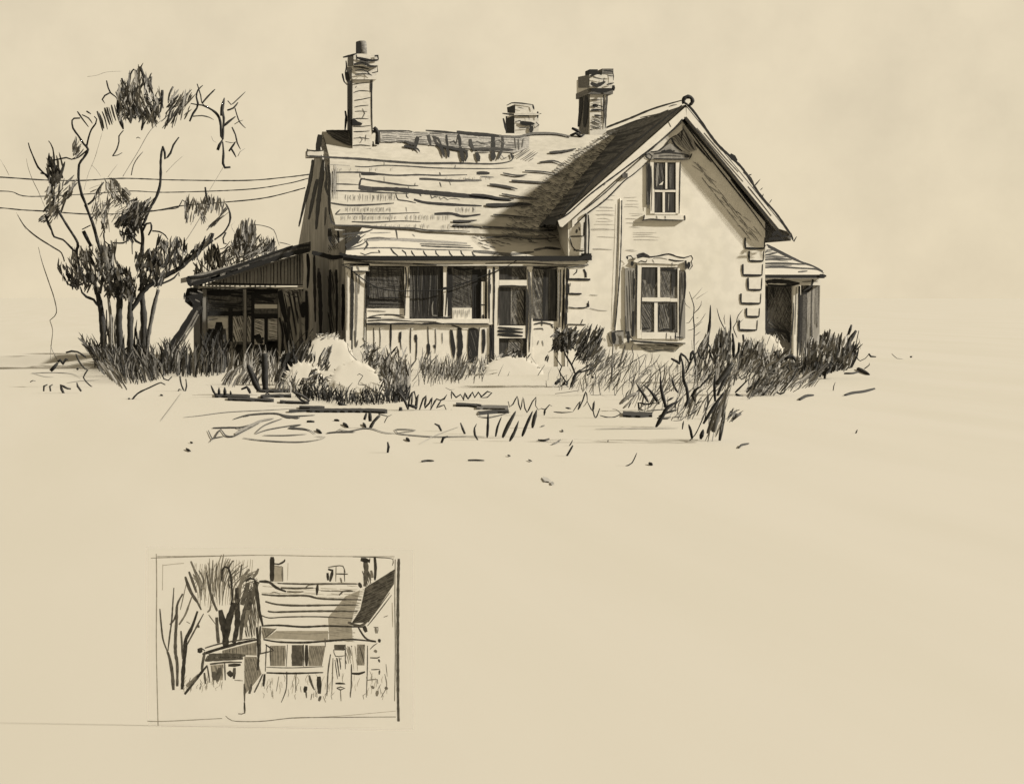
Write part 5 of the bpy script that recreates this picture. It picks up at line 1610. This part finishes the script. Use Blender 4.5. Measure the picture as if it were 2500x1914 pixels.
single(b, 'weed', 452, 955, 'thin looped stem at the foot of the leaning plank', 'weed')
b = MB(); stems(b, foot(150, 945).y, '2', '26k|345,1135 370,1110 395,1080\n24k|395,1075 410,1060 430,1085 450,1055 465,1060\n14k|450,1010 490,1000 530,1005 570,1030 590,1045\n12d|520,1020 540,1070 580,1120 600,1130 570,1180 610,1230 630,1245\n16k|525,1128 535,1115', tb=.4)
single(b, 'weed', 160, 930, 'broken black sprigs at the far left of the trees', 'weed')
b = MB(); stems(b, foot(150, 960).y, '2', '14d|298,1275 300,1240 325,1228\n14d|345,1275 340,1240 360,1228\n20d|440,1300 420,1260 415,1232 460,1255 485,1258\n16d|555,1275 530,1240 525,1215\n8s|205,1212 225,1200 245,1205', tb=.5); groundline(b, '5s|215,1155 300,1150 400,1150 500,1160 560,1195\n4x|460,1220 560,1205 680,1200\n4x|220,1150 300,1175 370,1180', '2')
single(b, 'weed', 150, 962, 'row of little hooked sprigs on the ground at far left', 'weed')

# scattered chips and short stalks on the bare ground
chips = (('10', '20k|820,498 872,498', 'flat'), ('10', '20k|1008,487 1036,491', 'flat'), ('10', '24k|1068,510 1096,534', 'flat'), ('10', '20k|1200,510 1216,534', 'flat'), ('10', '22k|888,552 918,574', 'flat'),
         ('10', '26k|1362,700 1368,660 1362,628', 'up'), ('10', '22k|1490,610 1508,628', 'flat'), ('10', '24d|1722,556 1705,520 1676,506', 'up'), ('10', '22d|1880,575 1865,540 1850,500', 'up'), ('10', '26k|1722,635 1735,600 1765,590', 'up'),
         ('10', '14d|1590,765 1630,760 1672,762', 'flat'), ('10', '12d|1900,758 1950,757 2010,760', 'flat'), ('10', '16k|14,680 40,696', 'flat'), ('10', '14m|42,636 56,640', 'flat'),
         ('11', '18d|482,662 520,668 558,654', 'flat'), ('11', '12m|580,694 610,682 640,660', 'flat'), ('11', '26k|684,770 705,735 728,694', 'up'), ('11', '14d|702,698 715,680 726,656', 'up'), ('11', '14d|1105,842 1150,820 1185,748', 'up'),
         ('11', '26k|1275,830 1294,840', 'flat'), ('11', '16d|1914,718 1930,700 1985,688', 'flat'), ('11', '14m|650,590 658,602', 'flat'), ('11', '12m|976,670 982,655', 'up'), ('11', '12m|412,805 434,815', 'flat'), ('11', '14m|264,772 280,778', 'flat'), ('11', '10m|502,565 525,558', 'flat'),
         ('9', '26k|1285,1265 1340,1250 1420,1240 1510,1215', 'flat'), ('9', '26k|940,1300 980,1275 1045,1265', 'flat'), ('9', '20k|1280,1100 1340,1100 1390,1085', 'flat'), ('9', '40k|1385,1065 1420,1085 1465,1108', 'flat'), ('9', '16m|1366,1550 1380,1520', 'up'), ('9', '12m|1195,1225 1200,1190 1212,1160', 'up'), ('2', '14k|1098,1304 1112,1308', 'flat'))
lab = {'flat': 'small dark chip lying on the bare pale ground', 'up': 'short dark stalk standing alone on the bare pale ground'}
for zk, s, k in chips:
    p = z(zk, s.split('|')[1]); b = MB(); cx, cy = p[-1] if k == 'flat' else p[0]
    if k == 'flat':
        w, pts = s.split('|'); q = smooth(z(zk, pts), 6) if len(p) > 2 else smooth(p)
        tube(b, [foot(x, y) + V((0, 0, .012)) for x, y in q], [max(.004, float(w[:-1]) / ZT[zk][0] * .5 * prof(i / (len(q) - 1), .3, .5) * (foot(x, y) - EYE).length / F) for i, (x, y) in enumerate(q)], {'k': K, 'd': D, 'm': M_}[w[-1]], 6)
    else: stems(b, foot(cx, cy).y, zk, s, tb=.5)
    single(b, 'wood_chip' if k == 'flat' else 'stalk', cx, cy, lab[k], 'wood chip' if k == 'flat' else 'stalk', 'chips scattered on the ground' if k == 'flat' else 'lone stalks on the bare ground')
b = MB(); groundline(b, '40x|1325,1168 1345,1178\n30s|1328,1170 1332,1178\n34s|1345,1180 1352,1184'.replace('40x', '14x').replace('30s', '10s').replace('34s', '12s'), 'n'); single(b, 'leaf', 1338, 1176, 'small faded grey leaf lying alone in the middle ground', 'leaf')

# ================================================================== the small framed sketch standing on the ground
BF = foot(680, 1776); al = math.radians(16.25); le = math.radians(0)
bn = V((-math.sin(al) * math.cos(le), -math.cos(al) * math.cos(le), math.sin(le))); BPp = Pl(BF, bn)
tr = V((math.cos(al), -math.sin(al), 0)); 
board = thing('sketch_board', BF, 'upright cream board on the ground bearing a small pencil sketch of the same house', 'picture')
b = MB(); c4 = []
lft = BPp.hit(362, 1776); rgt = BPp.hit(1010, 1776); upv = bn.cross(tr); upv = upv if upv.z > 0 else -upv
lx = (lft - BF).dot(tr); rx = (rgt - BF).dot(tr); hh = (BPp.hit(680, 1338) - BF).dot(upv)
c4 = [BF + tr * lx, BF + tr * rx, BF + tr * rx + upv * hh, BF + tr * lx + upv * hh]
prism(b, c4, -bn * .0007, CARD, CEDGE)
def K12(b, s, **kw):
    global K, D, M_, S_, X_
    o = (K, D, M_, S_, X_); K, D, M_, S_, X_ = PK_, PD_, PM_, PS_, PX_; b.n = 0; ribs(b, BPp, '12', '\n'.join((str(float(q.split('|')[0].strip()[:-1]) * .72) + q.split('|')[0].strip()[-1] + '|' + q.split('|')[1]) for q in s.strip().splitlines()), off=.0005, **kw); K, D, M_, S_, X_ = o
K12(b, '''
8s|105,105 108,400 105,800 112,1200 122,1590
6s|60,140 400,130 800,118 1100,118 1500,126 2040,128
7s|110,128 500,124 900,116
7s|30,1462 110,1465 300,1458 640,1440
7m|668,1420 720,1458 850,1466 1000,1460 1220,1436 1500,1432 2050,1428
26d|2074,145 2068,400 2066,700 2066,1000 2068,1300 2072,1465
9m|2045,150 2042,500 2046,900 2040,1300
5x|155,200 250,188 330,182
5x|158,190 155,400
4x|1220,1440 1600,1420 2050,1380
9m|820,1290 824,1395 770,1402
5x|2030,140 2022,200
7d|1700,128 1900,135 2025,148 2022,200
''', tb=.15, ta=.1)
ob = b.build('panel', board)
b = MB()
K12(b, '''
30d|244,1210 235,1080 215,960 192,890
16d|192,890 160,800 145,680 134,550
14d|200,890 215,760 230,650 240,500 248,380
28d|275,1180 275,1000 260,900 262,760 270,640 275,520 320,430
16d|215,680 250,640 275,560
34k|315,1205 325,1040 340,880 345,800 395,700 440,570
18d|305,730 312,820 318,960
14d|345,860 420,720 490,590
16m|290,680 340,600 370,520 395,450
8m|300,560 330,430 350,340
20d|450,705 445,680
8m|350,655 380,672
16m|520,580 540,560 550,520
26d|340,290 370,380 400,440 440,500 470,560
24d|370,250 400,330 430,420
20m|385,165 420,250 450,350 470,450
22d|600,570 570,500 540,400 520,300 510,255
10m|530,600 560,640 585,675
''', tb=.5)
for i in range(64):
    x = 385 + i * 8.8; top = 125 + abs(x - 640) ** 1.5 * .028 + ru(-20, 90); f = ru(.25, .9); rib(b, BPp, z('12', f'{x + ru(-8, 8)},{top} {540 + (x - 540) * .7 + ru(-12, 12)},{top + (560 - top) * f * .5} {540 + (x - 540) * (1 - f * .5) + ru(-10, 10)},{top + (570 - top) * f}'), ru(1.2, 3.2), random.choice((PM_, PS_, PS_, PD_)), tb=.4, off=.0004)
K12(b, '''
20k|640,240 660,210 690,220 710,290 718,380 722,470 710,520
16k|640,230 636,300 640,330
60k|668,860 665,760 640,640 625,560
60k|670,800 690,660 720,560 735,500
46k|735,830 760,700 765,560 760,380
30d|610,830 600,720 595,620
34d|790,800 805,640 840,500 870,400
40d|850,560 900,400 930,330
40m|820,700 850,560 880,460
20k|830,330 870,305 905,312
40d|800,520 830,420 850,340
30m|740,600 770,460 800,320 860,230
24m|890,300 920,260 935,225
16d|800,190 790,260 780,300
''', tb=.3)
hatch(b, BPp, z('12', '850,340 920,320 950,560 900,800 820,780 840,560'), 80, 4, 2.6, PD_, mm=(PM_, PD_), off=.0004)
b.build('drawn_tree', board)
b = MB()
patch(b, BPp, z('12', '1800,380 2040,230 2035,350 1830,660 1690,670 1760,560'), PD_, off=.0008)
hatch(b, BPp, z('12', '1800,380 2040,230 2035,350 1830,660 1690,670 1760,560'), -25, 4, 2.2, PK_, brk=24, mm=(PD_, PK_), off=.0005); hatch(b, BPp, z('12', '1640,450 1800,390 1760,560 1690,680 1720,820 1500,810 1520,600'), 8, 4, 1.6, PS_, brk=30, mm=(PS_, PM_), off=.0004)
K12(b, '''
30k|905,320 925,430 940,560 970,690
24k|940,330 1020,335 1080,380 1160,412
44k|1046,130 1045,220 1044,330
16k|1060,185 1100,190 1145,165 1150,150
8m|1060,200 1110,210 1125,205
16m|1130,210 1128,270 1132,330
5x|1175,180 1170,320
14d|1090,345 1300,350 1500,348 1740,350
16d|1115,383 1240,385 1380,382
16m|1165,412 1240,415 1300,412
10m|1310,385 1340,360 1420,352
24k|1415,350 1408,440
8m|1440,405 1600,410 1720,412
18d|1590,440 1620,410 1700,408
8m|1030,425 1060,415 1110,430
18d|960,434 1100,445 1320,445 1450,470 1770,478
18d|990,492 1080,515 1250,525 1500,522 1740,520
18d|1010,568 1060,578 1300,572 1500,570 1740,572
12d|950,600 1020,625 1150,618 1400,615 1700,628
18k|960,690 1100,685 1300,698 1500,690 1780,700
10s|1080,740 1300,755 1500,745 1720,745
18k|975,800 1100,820 1300,825 1500,812 1700,800 1890,820
8d|975,795 1020,760 1080,710
16k|1745,700 1780,760 1820,800 1890,815
40k|1790,690 1810,740
24d|1660,660 1760,690 1830,640
9d|1820,690 1900,590 2015,440
9d|1830,650 1920,530 2000,420
26k|1500,230 1535,240 1515,330
26k|1495,260 1500,320
10d|1500,215 1560,205 1620,205 1640,260
14d|1565,268 1660,270
10m|1565,210 1562,330
20m|1600,300 1610,340
10d|1630,230 1635,330
44d|1800,160 1810,240 1800,370
40k|1765,150 1840,165
24k|1878,130 1885,220 1880,320
30m|1860,300 1850,240
10d|1840,140 1835,180
30k|1750,340 1770,380
14k|440,880 470,870 500,890
46k|440,890 480,890
14d|500,870 600,840 750,810 910,790
26k|480,920 600,880 780,830 930,800
24d|500,900 480,1000 475,1060
34d|530,930 680,925 830,930
26d|500,970 650,960 810,955
16d|540,1000 680,985 800,985
24k|335,1245 400,1160 470,1070 520,1010
34m|350,1180 400,1140 460,1080
20d|495,1070 505,1160
14d|520,1020 540,1150
14d|660,990 665,1130
30k|690,1010 790,1005
40d|570,1060 580,1130
40d|620,1030 600,1140
50k|690,1060 720,1100
30d|740,1030 735,1120
8m|740,1130 810,1135
14k|820,1310 822,1400
20d|820,1160 822,1300
24d|860,1240 880,1160
14d|900,1230 940,1150 970,1080
24k|920,700 930,800 935,900 930,1050
20d|950,690 945,800 950,920
12k|990,840 1020,860 1060,890
14d|930,920 1060,890
10d|1000,840 995,940 990,1060
16d|1030,860 1035,1010
8d|1170,840 1160,1020
10d|1300,840 1302,1020
34k|1325,845 1325,1015
8d|1000,1025 1200,1030 1460,1020
16k|1000,1070 1200,1075 1460,1068
26k|985,1080 975,1180
8m|1100,1100 1080,1220
10d|1165,1060 1160,1200 1120,1310
10m|1240,1080 1235,1230
20d|1345,1090 1370,1170 1390,1210
44k|1425,1100 1430,1240
34k|1320,1180 1310,1230
14d|1320,1220 1325,1275
10m|1370,1240 1360,1290
24d|1440,1260 1425,1300
12d|1520,920 1500,1060 1490,1260
10m|1540,950 1530,1240
8d|1545,880 1560,935 1640,930
20d|1550,880 1640,880
10d|1640,840 1640,1040
12d|1690,1000 1688,1160 1680,1270
10d|1560,1160 1640,1162
16k|1560,1155 1635,1158
12d|1570,1195 1600,1185 1635,1195 1600,1210 1570,1195
9m|1600,1210 1605,1300
20k|1690,1075 1750,1078 1800,1062
9d|1820,850 1818,1060 1810,1270
8d|1840,880 1870,850 1900,830
24m|1885,700 1890,750
8d|1870,700 1905,702 1900,750
26k|1915,795 1918,825
34m|1880,905 1890,885
12d|1840,948 1900,950 1920,940
20d|1910,960 1918,985
10d|1850,1045 1920,1042
16d|1918,1050 1915,1085
9m|1820,1130 1900,1125 1905,1160
34m|1855,1195 1870,1180
26m|1900,1215 1895,1260
8m|1960,1080 1975,1180 1930,1270
26m|1960,1190 1985,1200
44m|1968,610 1970,615
8x|2020,500 2025,700
7m|1970,1000 1980,1100
8s|1480,1310 1460,1260
9d|1475,790 1478,860
''', tb=.45)
for q, m in (('1030,850 1155,850 1150,1015 1030,1015', PS_), ('1205,845 1298,845 1295,1015 1205,1015', PD_), ('1345,850 1480,850 1450,1015 1340,1015', PS_), ('1550,842 1638,842 1630,890 1550,885', PD_), ('1735,840 1800,840 1795,1010 1735,1010', PS_), ('640,890 830,840 920,820 920,930 640,920', PS_), ('820,940 920,940 960,1080 900,1160 820,1250', PS_), ('520,930 820,930 800,955 500,965', PD_), ('545,1010 650,1000 645,1130 560,1130', PX_), ('1500,620 1640,450 1760,400 1690,650 1700,810 1510,800', PX_), ('1080,730 1500,730 1500,810 1000,790', PX_), ('1060,200 1128,210 1132,330 1060,330', PX_), ('960,700 1080,715 1000,790 970,790', PS_)):
    patch(b, BPp, z('12', q), m, off=.0008)
for q, m in (('1030,850 1155,850 1150,1015 1030,1015', PM_), ('1205,845 1298,845 1295,1015 1205,1015', PD_), ('1345,850 1480,850 1450,1015 1340,1015', PM_), ('1555,945 1610,945 1600,1110 1575,1130 1558,1080', PK_), ('1550,842 1638,842 1630,890 1550,885', PD_), ('1735,840 1800,840 1795,1010 1735,1010', PM_), ('1645,850 1690,850 1690,1000 1640,1000', PS_), ('640,890 830,840 920,820 920,930 640,920', PM_), ('820,940 920,940 960,1080 900,1160 820,1250', PM_), ('520,930 820,930 800,955 500,965', PK_), ('545,1010 650,1000 645,1130 560,1130', PS_), ('960,700 1080,715 1000,790 970,790', PM_), ('1770,240 1850,240 1850,370 1790,370', PD_), ('880,360 940,540 940,800 850,790', PM_)):
    hatch(b, BPp, z('12', q), random.choice((82, 75, 88)), 4, 2.6, m, mm=(PM_, PD_), off=.0004)
for i in range(70):
    x = ru(940, 1980); y = ru(1130, 1290); rib(b, BPp, z('12', f'{x},{y} {x + ru(-8, 10)},{y - 30} {x + ru(-16, 24)},{y - ru(40, 80)}'), ru(.9, 1.8), random.choice((PX_, PS_, PX_, PM_)), off=.0004)
for i in range(36):
    x = ru(330, 640); y = ru(1140, 1230); rib(b, BPp, z('12', f'{x},{y} {x + ru(-8, 10)},{y - 20} {x + ru(-12, 20)},{y - ru(30, 60)}'), ru(.9, 2.0), random.choice((PX_, PS_, PM_)), off=.0004)
for q, a_ in (('1500,620 1640,450 1780,390 1690,650 1720,820 1500,820', 12), ('960,330 1740,340 1740,480 960,430', 2), ('1000,740 1500,720 1500,815 1000,815', 4), ('1690,850 1740,850 1740,1060 1690,1060', 84), ('820,1000 950,960 900,1160 830,1260', 82), ('400,180 900,140 900,480 520,560', 96)):
    hatch(b, BPp, z('12', q), a_, 6, 1.3, PX_, brk=34, mm=(PS_, PX_), off=.0004)
b.build('drawn_house', board)
b = MB(); tp = BF + upv * .1 - bn * .012; tube(b, [tp, BF + upv * .006 - bn * .09], [.008, .008], GWOOD, 6); b.build('prop_leg', board)
# ================================================================== ground, sky, sun
gb = MB()
N = 60; xs = [-900, -400, -200, -100, -60] + [-40 + i * 1.0 for i in range(0, 91)] + [70, 110, 220, 500, 900]
ys = [-60, -50, -44] + [-42 + i * 1.0 for i in range(0, 41)] + [-1 + i * .33 for i in range(0, 60)] + [19, 21] + [25, 30, 45, 80, 160, 400, 1200, 3000]
def gz(x, y):                               # low swell added behind the left trees to hide the house's long shadow
    k = 1 / (1 + math.exp(min(40, max(-40, (x - 1.3) * 2.6)))); yc = 2.35 + .85 * max(0, min(9, -x)); return max(.12, .32 + .04 * min(0, x)) * k * math.exp(-((y - yc) / (.7 if y < yc else 2.5)) ** 2)
vs = [V((x, y, gz(x, y))) for y in ys for x in xs]; nx = len(xs)
gb.mesh(vs, [(j * nx + i, j * nx + i + 1, (j + 1) * nx + i + 1, (j + 1) * nx + i) for j in range(len(ys) - 1) for i in range(nx - 1)], GROUND, True)
go = gb.build('ground'); go['kind'] = 'structure'
w = bpy.data.worlds.new('World'); sc.world = w; w.use_nodes = True; nt = w.node_tree; bg = nt.nodes['Background']
sky = nt.nodes.new('ShaderNodeTexSky'); sky.sky_type = 'NISHITA'; sky.sun_disc = False
sky.sun_elevation = math.asin(SUNV.z); sky.sun_rotation = math.atan2(SUNV.x, SUNV.y)
tc = nt.nodes.new('ShaderNodeTexCoord'); nz = nt.nodes.new('ShaderNodeTexNoise'); nz.inputs['Scale'].default_value = 16; nz.inputs['Detail'].default_value = 9; nz.inputs['Roughness'].default_value = .6
rp = nt.nodes.new('ShaderNodeValToRGB'); rp.color_ramp.elements[0].position = .25; rp.color_ramp.elements[1].position = .62
rp.color_ramp.elements[0].color = (*[x * .90 for x in L], 1); rp.color_ramp.elements[1].color = (*[x * 1.03 for x in L], 1)
nt.links.new(tc.outputs['Generated'], nz.inputs['Vector']); nt.links.new(nz.outputs['Fac'], rp.inputs['Fac'])
sc1 = nt.nodes.new('ShaderNodeMix'); sc1.data_type = 'RGBA'; sc1.blend_type = 'MULTIPLY'; sc1.inputs[0].default_value = 1
sc1.inputs[7].default_value = (.02, .02, .02, 1); nt.links.new(sky.outputs['Color'], sc1.inputs[6])
mx = nt.nodes.new('ShaderNodeMix'); mx.data_type = 'RGBA'; mx.inputs[0].default_value = .94     # thin sky light behind a cream overcast
nt.links.new(sc1.outputs[2], mx.inputs[6]); nt.links.new(rp.outputs['Color'], mx.inputs[7]); nt.links.new(mx.outputs[2], bg.inputs['Color'])
bg.inputs['Strength'].default_value = 1.0
sl = bpy.data.lights.new('sun', 'SUN'); so = bpy.data.objects.new('sun', sl); COL.objects.link(so)
sl.energy = E; sl.angle = math.radians(1.5); sl.color = SUNC; so.rotation_euler = SUNV.to_track_quat('Z', 'Y').to_euler(); so.location = (20, -20, 30)
sc.view_settings.view_transform = 'Standard'; sc.view_settings.look = 'None'; sc.view_settings.exposure = 1.5; sc.view_settings.gamma = 1.0
sc.cycles.max_bounces = 4
